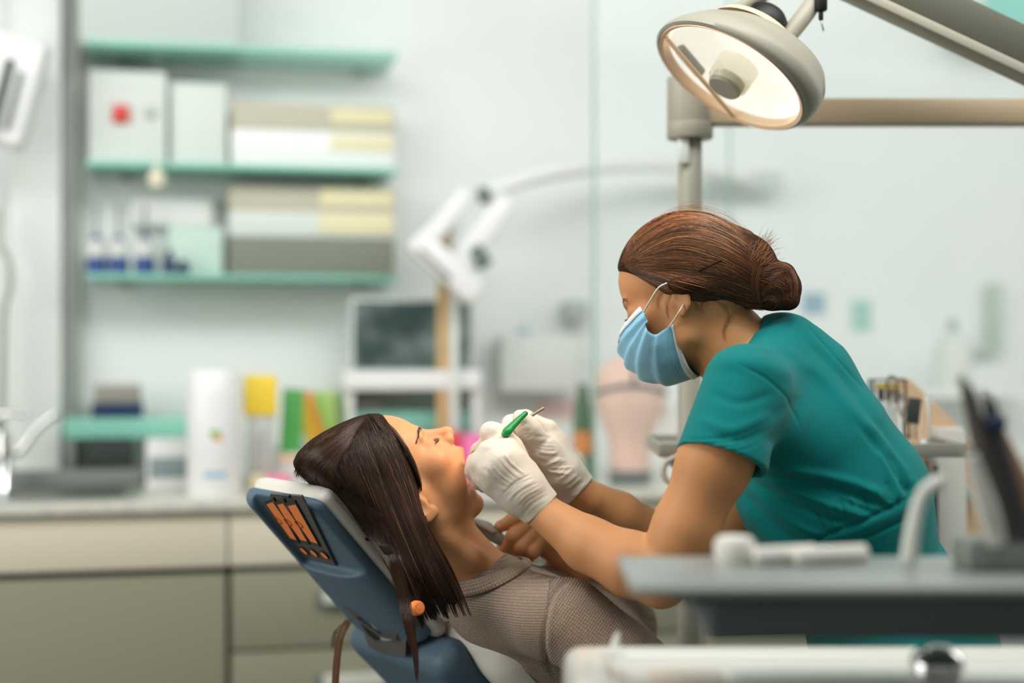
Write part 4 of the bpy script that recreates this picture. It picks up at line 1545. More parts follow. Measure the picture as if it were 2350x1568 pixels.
# handpieces leaning in their holder
hh = thing('instrument_holder', 'grey holder for the handpieces at the right end of the delivery tray', 'holder', P(2260, 1260, fy + .1))
hb0, hb1 = P(2200, 1255, fy + .12), P(2480, 1255, fy + .12)
box('block', ((hb0[0] + hb1[0]) / 2, fy + .12, zt + .016), (hb1[0] - hb0[0], 0.06, 0.032), mat('holder_grey', srgb(140, 146, 138), .5), hh, None, 0.006)
hp = [((2310, 1250), (2215, 880), srgb(96, 90, 82), 'dark grey handpiece, leftmost and tallest in the holder'),
      ((2345, 1250), (2268, 915), srgb(82, 78, 84), 'second dark handpiece in the holder, with a blue ring'),
      ((2290, 1250), (2228, 1040), srgb(206, 204, 196), 'short pale handpiece in front of the dark ones in the holder'),
      ((2400, 1250), (2290, 985), srgb(176, 140, 110), 'tan handpiece at the right end of the holder')]
for i, (b, t, c, nm) in enumerate(hp):
    yy = fy + (.10 if i != 2 else .085)
    o = thing('handpiece', nm, 'dental handpiece', P(*b, yy), 'handpieces in the holder')
    mm = mat('handpiece_%d' % i, c, .35, metal=.2)
    B, T = P(*b, yy), P(*t, yy)
    B[2] = zt + .03
    D = T - B
    tube('body', [B, B + D * .35, B + D * .7, B + D * .97], [.010, .012, .0095, .007], mm, o, 16)
    tube('neck', [B + D * .97, B + D * 1.05 + (-.004, 0, .0)], [.006, .004], ALU, o, 12)
    if i == 1:
        tube('ring', [B + D * .80, B + D * .86], .0125, NAVY, o, 16)
# white unit below
un = thing('dental_unit', 'glossy white dental unit with a small black display at the bottom right', 'dental unit', P(1900, 1568, -.5))
uy = -0.50
w0, w1 = P(1290, 1480, uy), P(2450, 1480, uy)
zt2 = w0[2]
g = Grid((w0[0] - .03, uy - .28, zt2 - .40), (w1[0] + .03, uy + .05, zt2 + .03), 0.007)
ccx = (w0[0] + w1[0]) / 2
g.add(lambda p: rbox(p, (ccx, uy - .10, zt2 - .20), ((w1[0] - w0[0]) / 2, 0.11, 0.20), 0.02), (w0[0] - .02, uy - .25, zt2 - .42), (w1[0] + .02, uy + .03, zt2 + .02))
g.cut(lambda p: rbox(p, (ccx + .02, uy - .10, zt2 + .01), ((w1[0] - w0[0]) / 2 - .03, 0.075, 0.022), 0.015), (w0[0], uy - .25, zt2 - .03), (w1[0], uy + .03, zt2 + .04), 0.008)
V, F = g.mesh(2)
meshpy('cover', V, F, FW, un)
box('pedestal', (ccx, uy - .10, (zt2 - .38) / 2), (0.4, 0.16, zt2 - .38), FW, un, None, 0.01)
d0 = P(1998, 1493, uy + .012)
box('display', d0 - (0, .006, 0.0), (S(166, uy), 0.012, S(30, uy)), mat('display_black', srgb(14, 16, 16), .15), un, None, 0.003)
bl_ = P(2150, 1535, uy - .12)
lathe('chrome_knob', [(0.0001, .022), (0.012, .021), (0.026, .012), (0.031, 0), (0.027, -.016), (0.014, -.024), (0.0001, -.03)], CHROME, un, Matrix.Translation(Vector((bl_[0], bl_[1], zt2 + .004))), 40)
# drip spike in front of the sleeve
tube('spray_nozzle', [P(1412, 1482, uy), P(1415, 1466, uy), P(1418, 1452, uy)], [.006, .004, .002], FW, un, 10)

# ================================================================ people
SKIN = mat('skin_dentist', (0.5, 0.26, 0.14), 0.5, spec=0.35, sss=0.12, attr='col', bump=(700, 0.00015))
SKINP = mat('skin_patient', (0.5, 0.26, 0.14), 0.5, spec=0.35, sss=0.12, attr='col', bump=(700, 0.00012))
GLOVE = mat('latex_glove', srgb(220, 206, 190), 0.42, spec=0.45, sss=0.1, bump=(60, 0.0012))
SCRUB = mat('teal_cotton', srgb(0, 116, 114), 0.85, spec=0.2, sheen=0.08, bump=(900, 0.0003))
C_SKIN_D = np.array(srgb(202, 142, 94))
C_SKIN_P = np.array(srgb(208, 148, 102))


def H(u, v, ycm, r):
    """joint at picture point (u, v), depth in cm, radius in px"""
    y = ycm / 100
    return (P(u, v, y), S(r, y))


# joints of the four hands' fingers; every list is a chain of (u, v, y cm, r px)
NEAR_HAND = dict(
    wrist=[(1262, 1190, -6.5, 40), (1225, 1150, -6, 44), (1195, 1118, -6, 50)],
    bones=[[(1200, 1120, -6, 46), (1168, 1060, -6, 36), (1160, 1036, -5.5, 28)],
           [(1195, 1122, -6.5, 44), (1145, 1060, -7.5, 32), (1122, 1038, -7, 24)],
           [(1190, 1126, -6.5, 44), (1130, 1080, -7.5, 30), (1102, 1062, -7, 22)],
           [(1186, 1130, -6, 42), (1132, 1102, -6.5, 28), (1106, 1090, -6, 20)]],
    fingers=[[(1160, 1034, -5.5, 26), (1128, 1008, -1.5, 21), (1100, 1036, 1.0, 18), (1088, 1060, 2.0, 15)],
             [(1122, 1038, -7, 24), (1092, 1062, -3.5, 19), (1098, 1080, -0.5, 17), (1110, 1082, 1.2, 15)],
             [(1102, 1062, -7, 21), (1087, 1082, -3.5, 18), (1097, 1098, -0.5, 16), (1112, 1098, 1.0, 14)],
             [(1106, 1090, -6, 19), (1098, 1106, -3, 16), (1112, 1114, -0.5, 14), (1124, 1112, 0.5, 12)]],
    thumb=[(1195, 1085, -4, 36), (1168, 1032, -2.5, 27), (1140, 1003, -3.0, 23), (1124, 992, -3.6, 21)])
FAR_HAND = dict(
    wrist=[(1350, 1148, 6.5, 38), (1318, 1122, 6, 42), (1290, 1090, 6, 50)],
    bones=[[(1290, 1088, 6.5, 46), (1270, 1030, 7, 36), (1256, 990, 7, 24)],
           [(1288, 1090, 7.5, 46), (1262, 1030, 8.5, 34), (1248, 1000, 9, 24)],
           [(1284, 1094, 8, 44), (1252, 1045, 9.5, 32), (1236, 1020, 10, 22)],
           [(1280, 1100, 8, 40), (1244, 1066, 9.5, 28), (1228, 1048, 10, 20)]],
    fingers=[[(1256, 988, 7, 23), (1205, 962, 6.5, 19), (1172, 972, 4, 17), (1163, 988, 2.5, 15)],
             [(1248, 1000, 9, 23), (1196, 984, 9.5, 19), (1172, 1010, 7, 17), (1180, 1030, 5, 15)],
             [(1236, 1020, 10, 21), (1188, 1016, 10, 18), (1184, 1044, 7.5, 16), (1204, 1050, 6, 14)],
             [(1228, 1048, 10, 19), (1192, 1050, 9.5, 16), (1196, 1070, 7, 14), (1212, 1070, 6, 13)]],
    thumb=[(1285, 1085, 3.5, 44), (1248, 1038, 2.5, 31), (1214, 988, 0.6, 22), (1195, 960, -0.8, 18)])


def hand(g, hd, grow=0.0, k=0.008):
    for key in ('wrist', 'thumb'):
        g.chain([(H(*a)[0], H(*a)[1] + grow) for a in hd[key]], k if key == 'wrist' else k * 1.2)
    for c in hd['bones']:
        g.chain([(H(*a)[0], H(*a)[1] + grow) for a in c], k)
    for c in hd['fingers']:
        g.chain([(H(*a)[0], H(*a)[1] + grow) for a in c], 0.006 if k > .012 else 0.0035)


def hand_box(hd, pad=0.03):
    q = np.array([P(a[0], a[1], a[2] / 100) for c in [hd['wrist'], hd['thumb']] + hd['bones'] + hd['fingers'] for a in c])
    return q.min(0) - pad, q.max(0) + pad


def flat(g, a, b, ra, rb, yc, fy, k):
    """cone whose y extent is multiplied by fy about yc"""
    a, b = np.array(a), np.array(b)
    A, B = a.copy(), b.copy()
    A[1] = yc + (a[1] - yc) / fy
    B[1] = yc + (b[1] - yc) / fy

    def fn(p):
        q = p.copy()
        q[..., 1] = yc + (p[..., 1] - yc) / np.float32(fy)
        return cone(q, A, B, ra, rb)
    m = max(ra, rb)
    lo, hi = np.minimum(a, b) - m, np.maximum(a, b) + m
    lo[1] = min(a[1], b[1]) - m * fy
    hi[1] = max(a[1], b[1]) + m * fy
    g.add(fn, lo, hi, k)


# ---------------------------------------------------------------- the dentist
dentist = thing('person', 'dental worker in teal scrubs, blue face mask and white gloves leaning over the patient', 'person',
                PX(1960, 1568, 0.05))

g = Grid((-0.10, -0.26, 0.86), (0.62, 0.32, 1.52), 0.0029)
DH.add(g)
g.chain([H(1625, 735, 3, 82), H(1680, 800, 3, 84), H(1765, 880, 3, 110)], 0.03)
g.chain([H(1765, 880, 3, 110), H(1900, 1060, 3, 120)], 0.03)
g.chain([H(1720, 900, -14, 70), H(1790, 880, 3, 80), H(1800, 900, 18, 60)], 0.03)
NEAR_ARM = [H(1712, 905, -15, 78), H(1640, 1062, -17, 82), H(1575, 1210, -17, 72), H(1518, 1318, -16, 66)]
NEAR_FORE = [H(1516, 1316, -16, 68), H(1450, 1296, -14, 74), H(1350, 1250, -10, 62), H(1238, 1170, -6.3, 40)]
FAR_ARM = [H(1800, 930, 19, 62), H(1720, 1150, 20, 64), H(1620, 1330, 19, 58)]
FAR_FORE = [H(1618, 1328, 19, 60), H(1530, 1262, 15, 66), H(1420, 1185, 10, 54), H(1325, 1128, 6.3, 38)]
g.chain(NEAR_ARM, 0.02)
g.chain(NEAR_FORE, 0.012)
g.chain([H(1516, 1345, -16, 46), H(1560, 1260, -17, 60)], 0.02)
g.chain(FAR_ARM, 0.02)
g.chain(FAR_FORE, 0.012)
hand(g, NEAR_HAND, -0.002)
hand(g, FAR_HAND, -0.002)
V, F = g.mesh(1)
body = meshpy('body', V, F, SKIN, dentist)
BVH_BODY = BVHTree.FromPolygons([tuple(v) for v in V], [tuple(f) for f in F])


def skin_colours(o, V, base, hd):
    C = np.tile(base, (len(V), 1))
    q = hd.loc(V)
    n = pnoise(V, 60, 3)
    C *= (1 + 0.05 * n)[:, None]
    red = np.exp(-(((q - (7.5, 0, -1.0)) * (1, 0, 1)) ** 2).sum(1) / 12) * (q[:, 0] > 3)
    C *= 1 + red[:, None] * np.array((0.04, -0.08, -0.08))
    return C, q


C, q = skin_colours(body, V, C_SKIN_D, DH)
setcol(body, C)

# gloves: folds drawn on the side that is seen
def fan(n, a0, a1, b0, b1, wd, hg, bow, seed):
    """n fine creases between the lines a0-a1 and b0-b1"""
    r = np.random.default_rng(seed)
    out = []
    for i in range(n):
        f = (i + r.uniform(-.35, .35)) / max(1, n - 1)
        p = np.array(a0) * (1 - f) + np.array(a1) * f
        q = np.array(b0) * (1 - f) + np.array(b1) * f
        e0, e1 = sorted(r.uniform(0, 1, 2))
        if e1 - e0 < 0.35:
            e0, e1 = 0.1, 0.9
        m = (p + q) / 2 + np.array(bow) + r.normal(0, 3, 2)
        c = crspline([p, m, q], 9)[int(e0 * 4):5 + int(e1 * 4)]
        if len(c) >= 3:
            out.append((c[::2] if len(c) > 4 else c, wd * r.uniform(.7, 1.3), hg * r.uniform(.5, 1.2) * (1 if r.random() < .55 else -1)))
    return out


WRINKLES = {
    'near': fan(20, (1206, 1088), (1140, 1142), (1150, 1022), (1086, 1092), 2.6, 0.65, (-5, 3), 1) +
            fan(11, (1262, 1140), (1218, 1084), (1202, 1192), (1140, 1146), 2.8, 0.8, (-6, -4), 2) +
            [([(1128, 1018), (1130, 1040), (1124, 1062)], 7, 1.0), ([(1105, 1075), (1130, 1090), (1150, 1110)], 6, -0.9)],
    'far': fan(12, (1335, 1092), (1262, 1000), (1225, 1080), (1190, 985), 3.0, 1.0, (0, 8), 4) +
           fan(10, (1345, 1108), (1290, 1050), (1296, 1148), (1240, 1075), 3.0, 1.1, (4, 4), 5) +
           fan(9, (1228, 1000), (1205, 965), (1200, 1008), (1182, 972), 2.4, 0.9, (0, 3), 6) +
           [([(1285, 1040), (1255, 1060), (1230, 1055)], 5, -1.6), ([(1270, 1000), (1245, 1020), (1228, 1045)], 6, -2.0)]}
CUFF = {}
for hd, cut0, cutn, nm in ((NEAR_HAND, P(1240, 1170, -0.06), P(1195, 1118, -0.06) - P(1262, 1190, -0.06), 'near'),
                           (FAR_HAND, P(1326, 1130, 0.06), P(1290, 1090, 0.06) - P(1350, 1148, 0.06), 'far')):
    lo, hi = hand_box(hd, 0.04)
    g = Grid(lo, hi, 0.0015)
    hand(g, hd, 0.0008, 0.016)
    w_ = [H(*a) for a in hd['wrist']]
    g.chain([(w_[0][0], w_[0][1] * 1.16), (w_[1][0], w_[1][1] * 1.04)], 0.006)
    n_ = (cutn / np.linalg.norm(cutn)).astype(np.float32)
    n_[1] *= 0.3
    n_ /= np.linalg.norm(n_)
    c_ = cut0.astype(np.float32)
    g.cut(lambda p: (p - c_) @ n_, lo, hi, 0.0)
    V, F = g.mesh(1)
    V = sculpt(V, F, WRINKLES[nm])
    nn_ = normals(V, F)
    V = V + nn_ * (0.0006 * pnoise(V, 160, 31, 2))[:, None]
    gl = meshpy('glove', V, F, GLOVE, dentist)

# ---------------------------------------------------------------- scrub top
g = Grid((0.10, -0.30, 0.86), (0.72, 0.34, 1.36), 0.0029)
YC = 0.03
flat(g, P(1775, 845, YC), P(1872, 1015, YC), S(112, YC), S(160, YC), YC, 1.22, 0.03)
flat(g, P(1872, 1015, YC), P(1935, 1145, YC), S(160, YC), S(188, YC), YC, 1.15, 0.03)
flat(g, P(1940, 1140, YC), P(1985, 1300, YC), S(188, YC), S(170, YC), YC, 1.15, 0.02)
flat(g, P(1800, 1140, YC), P(1845, 1215, YC), S(112, YC), S(112, YC), YC, 1.3, 0.035)
g.chain([H(1725, 885, -12, 84), H(1800, 855, 3, 80), H(1820, 895, 17, 80)], 0.035)
g.chain([H(1745, 960, -12, 70), H(1800, 1000, -6, 90)], 0.05)
g.chain([H(1802, 795, 2, 68), H(1862, 860, 2, 92)], 0.04)
# sleeves
for sh, hem, rs, rh, kk in ((H(1705, 885, -14, 92), H(1655, 1058, -17.5, 104), 0, 0, 0.03),
                            (H(1800, 925, 19, 76), H(1760, 1085, 21, 92), 0, 0, 0.03)):
    ax = hem[0] - sh[0]
    ax = ax / np.linalg.norm(ax)
    A_, N_ = hem[0].astype(np.float32), ax.astype(np.float32)

    def slv(p, sh=sh, hem=hem, A_=A_, N_=N_):
        d = cone(p, sh[0], hem[0] + N_ * 0.05, sh[1], hem[1] * 1.08)
        d = np.maximum(d, (p - A_) @ N_)
        return d
    m_ = hem[1] * 1.3
    lo_, hi_ = np.minimum(sh[0], hem[0]) - m_, np.maximum(sh[0], hem[0]) + m_
    g.add(slv, lo_, hi_, kk)
    a_ = hem[0] - ax * 0.045
    b_ = hem[0] + ax * 0.06
    g.cut(lambda p: cone(p, a_, b_, hem[1] * 0.80, hem[1] * 1.02), np.minimum(a_, b_) - .09, np.maximum(a_, b_) + .09, 0.002)
# neck opening
na, nb, nc = P(1600, 690, .03), P(1680, 795, .03), P(1775, 900, .03)
g.cut(lambda p: np.minimum(cone(p, na, nb, S(130, .03), S(91, .03)), cone(p, nb, nc, S(91, .03), S(40, .03))),
      na - .12, nc + .12, 0.004)
bot = P(1850, 1300, 0)
g.cut(lambda p: -(p[..., 2] - np.float32(0.92)), (0.1, -.3, .8), (.75, .35, .93), 0.0)
V, F = g.mesh(2)
FOLDS = [
    # back, shoulder to waist
    ([(1800, 800), (1900, 880), (1990, 990), (2060, 1100)], 16, 2.5),
    ([(1835, 770), (1930, 860), (2020, 980), (2090, 1090)], 12, -2.2),
    ([(1960, 960), (2020, 1040), (2070, 1110), (2095, 1140)], 9, -3.2),
    ([(1985, 960), (2045, 1035), (2090, 1100), (2110, 1130)], 10, 2.6),
    ([(2040, 1040), (2070, 1090), (2085, 1140)], 7, -2.6),
    ([(2010, 1030), (2045, 1090), (2065, 1150)], 7, 2.4),
    # under the arm, armpit to waist
    ([(1760, 1075), (1850, 1085), (1960, 1110), (2060, 1150)], 11, 3.2),
    ([(1760, 1092), (1850, 1105), (1950, 1135), (2040, 1165)], 9, -3.6),
    ([(1740, 1090), (1830, 1130), (1920, 1165), (2000, 1190)], 9, 3.0),
    ([(1730, 1105), (1810, 1150), (1900, 1190), (1960, 1205)], 8, -3.2),
    ([(1715, 1110), (1780, 1170), (1850, 1215), (1900, 1230)], 8, 2.8),
    ([(1705, 1125), (1755, 1185), (1810, 1230), (1860, 1250)], 8, -3.0),
    ([(1700, 1150), (1740, 1205), (1790, 1250), (1830, 1270)], 8, 2.4),
    ([(1900, 1130), (1960, 1160), (2010, 1180)], 6, -1.6),
    ([(1980, 1120), (2030, 1150), (2060, 1165)], 6, 1.8),
    # shoulder, sleeve
    ([(1760, 960), (1815, 930), (1835, 900)], 14, -1.0),
    ([(1745, 1020), (1790, 1000), (1825, 950), (1830, 905)], 16, -2.6),
    ([(1640, 830), (1740, 835), (1830, 870)], 18, 2.0),
    ([(1660, 800), (1740, 800), (1840, 830)], 12, -1.6),
    ([(1620, 900), (1700, 925), (1780, 900)], 10, -1.4),
    ([(1600, 960), (1680, 985), (1770, 950)], 12, 1.6),
    ([(1630, 1000), (1700, 1010), (1770, 985)], 9, -1.6),
    ([(1700, 775), (1760, 760), (1820, 735)], 8, 1.6),
    # waistband and gathers
    ([(1830, 1268), (1900, 1228), (1990, 1192), (2110, 1132)], 4.5, -2.6),
    ([(1870, 1290), (1930, 1258), (2010, 1225), (2110, 1178)], 4.5, -2.6),
    ([(1880, 1250), (1950, 1224), (2020, 1196), (2110, 1152)], 12, 1.6),
]
# hem stitching and collar seam
for i in range(4):
    o = 10 + i * 12
    FOLDS.append(([(1556 + i * 2, 1052 - o), (1600, 1054 - o), (1660, 1050 - o), (1720, 1036 - o), (1760, 1012 - o)], 2.6, -1.3))
FOLDS += [([(1700, 775), (1740, 752), (1790, 728), (1832, 722)], 3, -1.6),
          ([(1850, 745), (1910, 810), (1990, 900)], 3, -1.5),
          ([(1690, 835), (1760, 870), (1820, 930), (1838, 985)], 3, -1.4)]
for i in range(9):
    t = i / 8
    u0, v0 = 1895 + 190 * t, 1232 - 92 * t
    FOLDS.append(([(u0, v0 - 4), (u0 - 8 + 14 * t, v0 - 32), (u0 - 22 + 22 * t, v0 - 62)], 5, 1.7 if i % 2 else -2.0))
V = sculpt(V, F, [(f[0], f[1], f[2] * 1.55) for f in FOLDS])
V = relax(V, F, 0.25)
nn = normals(V, F)
V = V + nn * (pnoise(V, 22, 11, 2) * 0.0016)[:, None]
top = meshpy('scrub_top', V, F, SCRUB, dentist)
BACKTOP = BVHTree.FromPolygons([tuple(v) for v in V], [tuple(f) for f in F])

# drawstring bow at the waist
bow = []
for pts in ([(1880, 1252), (1900, 1272), (1890, 1300), (1878, 1276), (1880, 1252)],
            [(1884, 1250), (1915, 1258), (1930, 1286), (1906, 1276), (1884, 1250)]):
    bow.append([P(a, b, -0.17) for a, b in pts])
for i, b_ in enumerate(bow):
    tube('drawstring', b_, 0.0022, SCRUB, top, 6)

# trousers below the waist, thighs towards the patient
g = Grid((0.15, -0.26, 0.55), (0.95, 0.30, 1.0), 0.008)
flat(g, P(1975, 1270, YC), P(2070, 1480, YC), S(165, YC), S(200, YC), YC, 1.15, 0.03)
flat(g, P(2070, 1480, YC), P(2110, 1620, YC), S(200, YC), S(200, YC), YC, 1.15, 0.03)
for yy in (-9, 15):
    g.chain([H(2080, 1590, yy, 130), H(1850, 1680, yy, 110), H(1660, 1760, yy, 90)], 0.03)
V, F = g.mesh(2)
meshpy('scrub_trousers', V, F, SCRUB, dentist)

# ---------------------------------------------------------------- hair
def hair_mat(name, rough=0.38):
    m = mat(name, (0.1, 0.05, 0.02), rough, spec=0.45, attr='col')
    return m


def bvh_of(V, F):
    return BVHTree.FromPolygons([tuple(v) for v in V], [tuple(f) for f in F])


CAMP = Vector((0, -CAMD, CAMZ))


def drape(bvh, uv, y0, lift, snap=True):
    """picture points (n, 2) laid on the surface bvh as seen from the front; lift towards the viewer"""
    out = np.zeros((len(uv), 3))
    last = None
    for i, (u, v) in enumerate(uv):
        p0 = PX(u, v, y0)
        d = (p0 - CAMP).normalized()
        hit = bvh.ray_cast(CAMP, d)
        if hit[0] is not None:
            y = hit[0].y
        else:
            near = bvh.find_nearest(p0)
            y = near[0].y
            if snap:
                q = near[0] + near[1] * (0.0008 + max(0, lift) * 0.5)
                dd = CAMD + q.y
                u, v, y = 1175 + FPX * q.x / dd, 784 - FPX * (q.z - CAMZ) / dd, q.y + lift
        out[i] = P(u, v, y - lift)
    # smooth the depth along the strand
    for _ in range(3):
        y = out[:, 1].copy()
        y[1:-1] = 0.25 * y[:-2] + 0.5 * y[1:-1] + 0.25 * y[2:]
        d = (CAMD + y) / (CAMD + out[:, 1])
        out[:, 0] *= d
        out[:, 2] = CAMZ + (out[:, 2] - CAMZ) * d
        out[:, 1] = y
    return out


def guide_field(guides, n=40):
    return np.array([crspline(gd, n) for gd in guides])       # (G, n, 2)


def strand_uv(field, s, t0, t1, n, wob, rng, drift=0.0):
    if drift:
        a = strand_uv(field, s, t0, t1, n, wob, rng)
        b = strand_uv(field, min(1, max(0, s + drift)), t0, t1, n, 0, rng)
        w_ = np.linspace(0, 1, n)[:, None]
        w_ = w_ * w_ * (3 - 2 * w_)
        return a * (1 - w_) + b * w_
    G = len(field)
    # smooth interpolation across the guides
    x = s * (G - 1)
    q = np.vstack([2 * field[:1] - field[1:2], field, 2 * field[-1:] - field[-2:-1]])
    i = min(int(x), G - 2)
    f = x - i
    a, b, c, d = q[i], q[i + 1], q[i + 2], q[i + 3]
    cur = 0.5 * (2 * b + (c - a) * f + (2 * a - 5 * b + 4 * c - d) * f * f + (3 * b - a - 3 * c + d) * f ** 3)
    tt = np.linspace(t0, t1, n) * (cur.shape[0] - 1)
    k = np.clip(tt.astype(int), 0, cur.shape[0] - 2)
    ff = (tt - k)[:, None]
    uv = cur[k] * (1 - ff) + cur[k + 1] * ff
    ph, fr = rng.uniform(0, 6.28, 2), rng.uniform(0.6, 1.6, 2)
    z = np.linspace(0, 3.0, n)
    uv = uv + wob * np.stack([np.sin(z * fr[0] + ph[0]), np.sin(z * fr[1] + ph[1])], 1)
    return uv


def build_strands(name, paths, r, cols, m, parent, sides=3):
    paths = np.array(paths)
    N, n, _ = paths.shape
    taper = np.minimum(1, np.minimum(np.linspace(0.3, 6, n), np.linspace(5, 0.2, n)))
    rad = np.asarray(r)[:, None] * taper[None]
    V, F = tubes(paths, rad, sides)
    o = meshpy(name, V, F, m, parent)
    setcol(o, np.repeat(np.asarray(cols), n * sides, 0))
    return o


rng = np.random.default_rng(3)
HAIR_D = hair_mat('hair_auburn', 0.4)
g = Grid(DH.t - 0.16, DH.t + (0.24, 0.16, 0.2), 0.002)
Rf, tf = DH.R.astype(np.float32), DH.t.astype(np.float32)


def dcap(p):
    q = ((p - tf) @ Rf) * np.float32(100 / DH.s)
    d = ell(q, (-0.3, 0, 5.1), (9.8, 8.2, 8.5))
    d = smin(d, ell(q, (-4.5, 0, 2.5), (6.0, 7.2, 5.5)), 2.0)
    n = np.array((0.80, 0, -0.60), np.float32)
    cutp = (q - np.array((8.7, 0, 8.4), np.float32)) @ n + 0.035 * q[..., 1] ** 2
    d = smax(d, cutp, 0.8)
    # nape: above the line from the ear to the knot
    d = smax(d, (-(q[..., 2] + 3.2 + 0.30 * (q[..., 0] + 4))), 1.2)
    return d * np.float32(DH.s / 100)


g.add(dcap, DH.t - .17, DH.t + .2)
BUNC = P(1772, 658, -0.012)
g.ell(P(1700, 610, 0.005), (0.055, 0.062, 0.05), k=0.03)
g.ell(P(1735, 650, -0.005), (0.035, 0.042, 0.038), k=0.02)
g.ell(BUNC, (0.036, 0.038, 0.033), k=0.012)
for u_, v_, a_, b_ in ((1792, 628, .022, .018), (1812, 662, .018, .026), (1808, 692, .017, .014), (1775, 690, .024, .016), (1748, 622, .018, .020)):
    g.ell(P(u_, v_, -0.018), (a_, 0.028, b_), k=0.006)
g.ell(P(1578, 654, -0.050), (0.030, 0.014, 0.015), k=0.01)
V, F = g.mesh(2)
HAIRBASE = mat('hair_underlayer', (0.03, 0.015, 0.01), 0.75, spec=0.1, attr='col')
hair = meshpy('hair', V, F, HAIRBASE, dentist)
setcol(hair, np.tile(np.array(srgb(58, 33, 20)), (len(V), 1)) * (1 + 0.25 * pnoise(V, 90, 5))[:, None])
HB = bvh_of(V, F)
fieldD = guide_field([
    [(1428, 602), (1452, 548), (1530, 484), (1602, 471), (1674, 494), (1738, 554), (1766, 606)],
    [(1432, 604), (1475, 552), (1555, 508), (1632, 512), (1705, 556), (1752, 615)],
    [(1433, 606), (1485, 570), (1565, 545), (1645, 560), (1715, 602), (1752, 635)],
    [(1434, 608), (1495, 592), (1575, 590), (1655, 612), (1718, 642), (1755, 655)],
    [(1436, 610), (1500, 622), (1580, 634), (1660, 655), (1720, 678), (1758, 685)],
    [(1442, 614), (1498, 648), (1560, 672), (1635, 690), (1698, 708), (1750, 712)],
    [(1452, 622), (1505, 658), (1565, 684), (1630, 700), (1690, 724), (1752, 728)]])
paths, cols, rad = [], [], []
ca, cb, cc = np.array(srgb(56, 33, 21)), np.array(srgb(132, 82, 46)), np.array(srgb(176, 118, 68))
for i in range(3600):
    s = rng.uniform(0, 1)
    t0 = rng.uniform(0, 0.35) if rng.random() < 0.7 else 0.0
    t1 = rng.uniform(0.7, 1.0)
    clump = math.sin(s * 37 + 1.3) * 0.5 + 0.5
    uv = strand_uv(fieldD, s, t0, t1, 16, rng.uniform(0.5, 4.5), rng, rng.normal(0, 0.05) + 0.04 * math.sin(s * 17))
    pth = drape(HB, uv, 0.0, rng.uniform(0.0, 0.0025))
    paths.append(pth)
    k = np.clip(rng.normal(0.25 + 0.35 * clump, 0.25), 0, 1)
    cols.append(ca * (1 - k) + cb * k if rng.random() < 0.9 else cc)
    rad.append(rng.uniform(0.00028, 0.0005))
    if rng.random() < 0.45:       # the other side of the head
        q = DH.loc(pth)
        q[:, 1] *= -1
        paths.append(q * DH.s / 100 @ DH.R.T + DH.t)
        cols.append(cols[-1])
        rad.append(rad[-1])
# the knot: strands wound around it
fieldB = guide_field([
    [(1738, 652), (1754, 616), (1788, 602), (1818, 616), (1831, 655), (1828, 698)],
    [(1740, 665), (1764, 636), (1793, 622), (1814, 640), (1819, 675), (1812, 708)],
    [(1742, 680), (1764, 660), (1785, 654), (1798, 670), (1800, 690), (1788, 711)],
    [(1745, 696), (1760, 690), (1772, 690), (1780, 698), (1778, 706), (1765, 712)]])
for i in range(1100):
    s = rng.uniform(0, 1)
    uv = strand_uv(fieldB, s, rng.uniform(0, .3), rng.uniform(.65, 1), 16, rng.uniform(.5, 3), rng, rng.normal(0, .08))
    if rng.random() < 0.22:
        an = rng.uniform(-.5, .9)
        t = np.linspace(-1, 1, 16)
        c0 = (1775 + rng.uniform(-18, 30), 660 + rng.uniform(-30, 36))
        uv = np.stack([c0[0] + 26 * t * math.cos(an) + 6 * t * t, c0[1] + 26 * t * math.sin(an) - 10 * (1 - t * t)], 1)
    paths.append(drape(HB, uv, -0.012, rng.uniform(0.0, 0.003)))
    k = np.clip(rng.normal(0.3 + .25 * math.sin(s * 21), 0.25), 0, 1)
    cols.append(ca * (1 - k) + cb * k)
    rad.append(rng.uniform(0.0003, 0.0005))
for i in range(260):      # band of hair around the root of the knot
    x = rng.uniform(-1, 1)
    t = np.linspace(-1, 1, 16)
    uv = np.stack([1742 + 9 * x - 10 * (1 - t * t), 652 + 44 * t + 4 * x], 1)
    paths.append(drape(HB, uv, -0.012, rng.uniform(0.001, 0.004)))
    k = np.clip(rng.normal(0.45, 0.25), 0, 1)
    cols.append(ca * (1 - k) + cb * k)
    rad.append(rng.uniform(0.0003, 0.0005))
# tufts standing out above the knot, loose hairs
for i in range(170):
    u0, v0 = rng.uniform(1715, 1765), rng.uniform(560, 615)
    L = rng.uniform(15, 48)
    an = rng.normal(-1.05, 0.35)
    t = np.linspace(0, 1, 16)
    uv = np.stack([u0 + L * t * math.cos(an) + 6 * t * t, v0 + L * t * math.sin(an)], 1)
    paths.append(drape(HB, uv, 0.0, rng.uniform(-.004, .003), False))
    cols.append(cb if rng.random() < .5 else cc * .8)
    rad.append(0.00022)
for i in range(70):
    s = rng.uniform(0, 0.3)
    uv = strand_uv(fieldD, s, rng.uniform(0, .6), rng.uniform(.6, 1), 16, 3, rng)
    uv[:, 1] -= rng.uniform(2, 12) * np.sin(np.linspace(0, 3.1, 16))
    paths.append(drape(HB, uv, 0.0, 0.0, False))
    cols.append(cb)
    rad.append(0.00012)
for i in range(60):      # front wisps at the forehead, baby hair
    t = np.linspace(0, 1, 16)
    u0, v0 = rng.uniform(1430, 1440), rng.uniform(598, 610)
    uv = np.stack([u0 - rng.uniform(3, 16) * t, v0 + rng.uniform(-6, 16) * t ** 1.5], 1)
    paths.append(drape(HB, uv, 0.0, rng.uniform(-.003, .003), False))
    cols.append(ca)
    rad.append(0.00015)
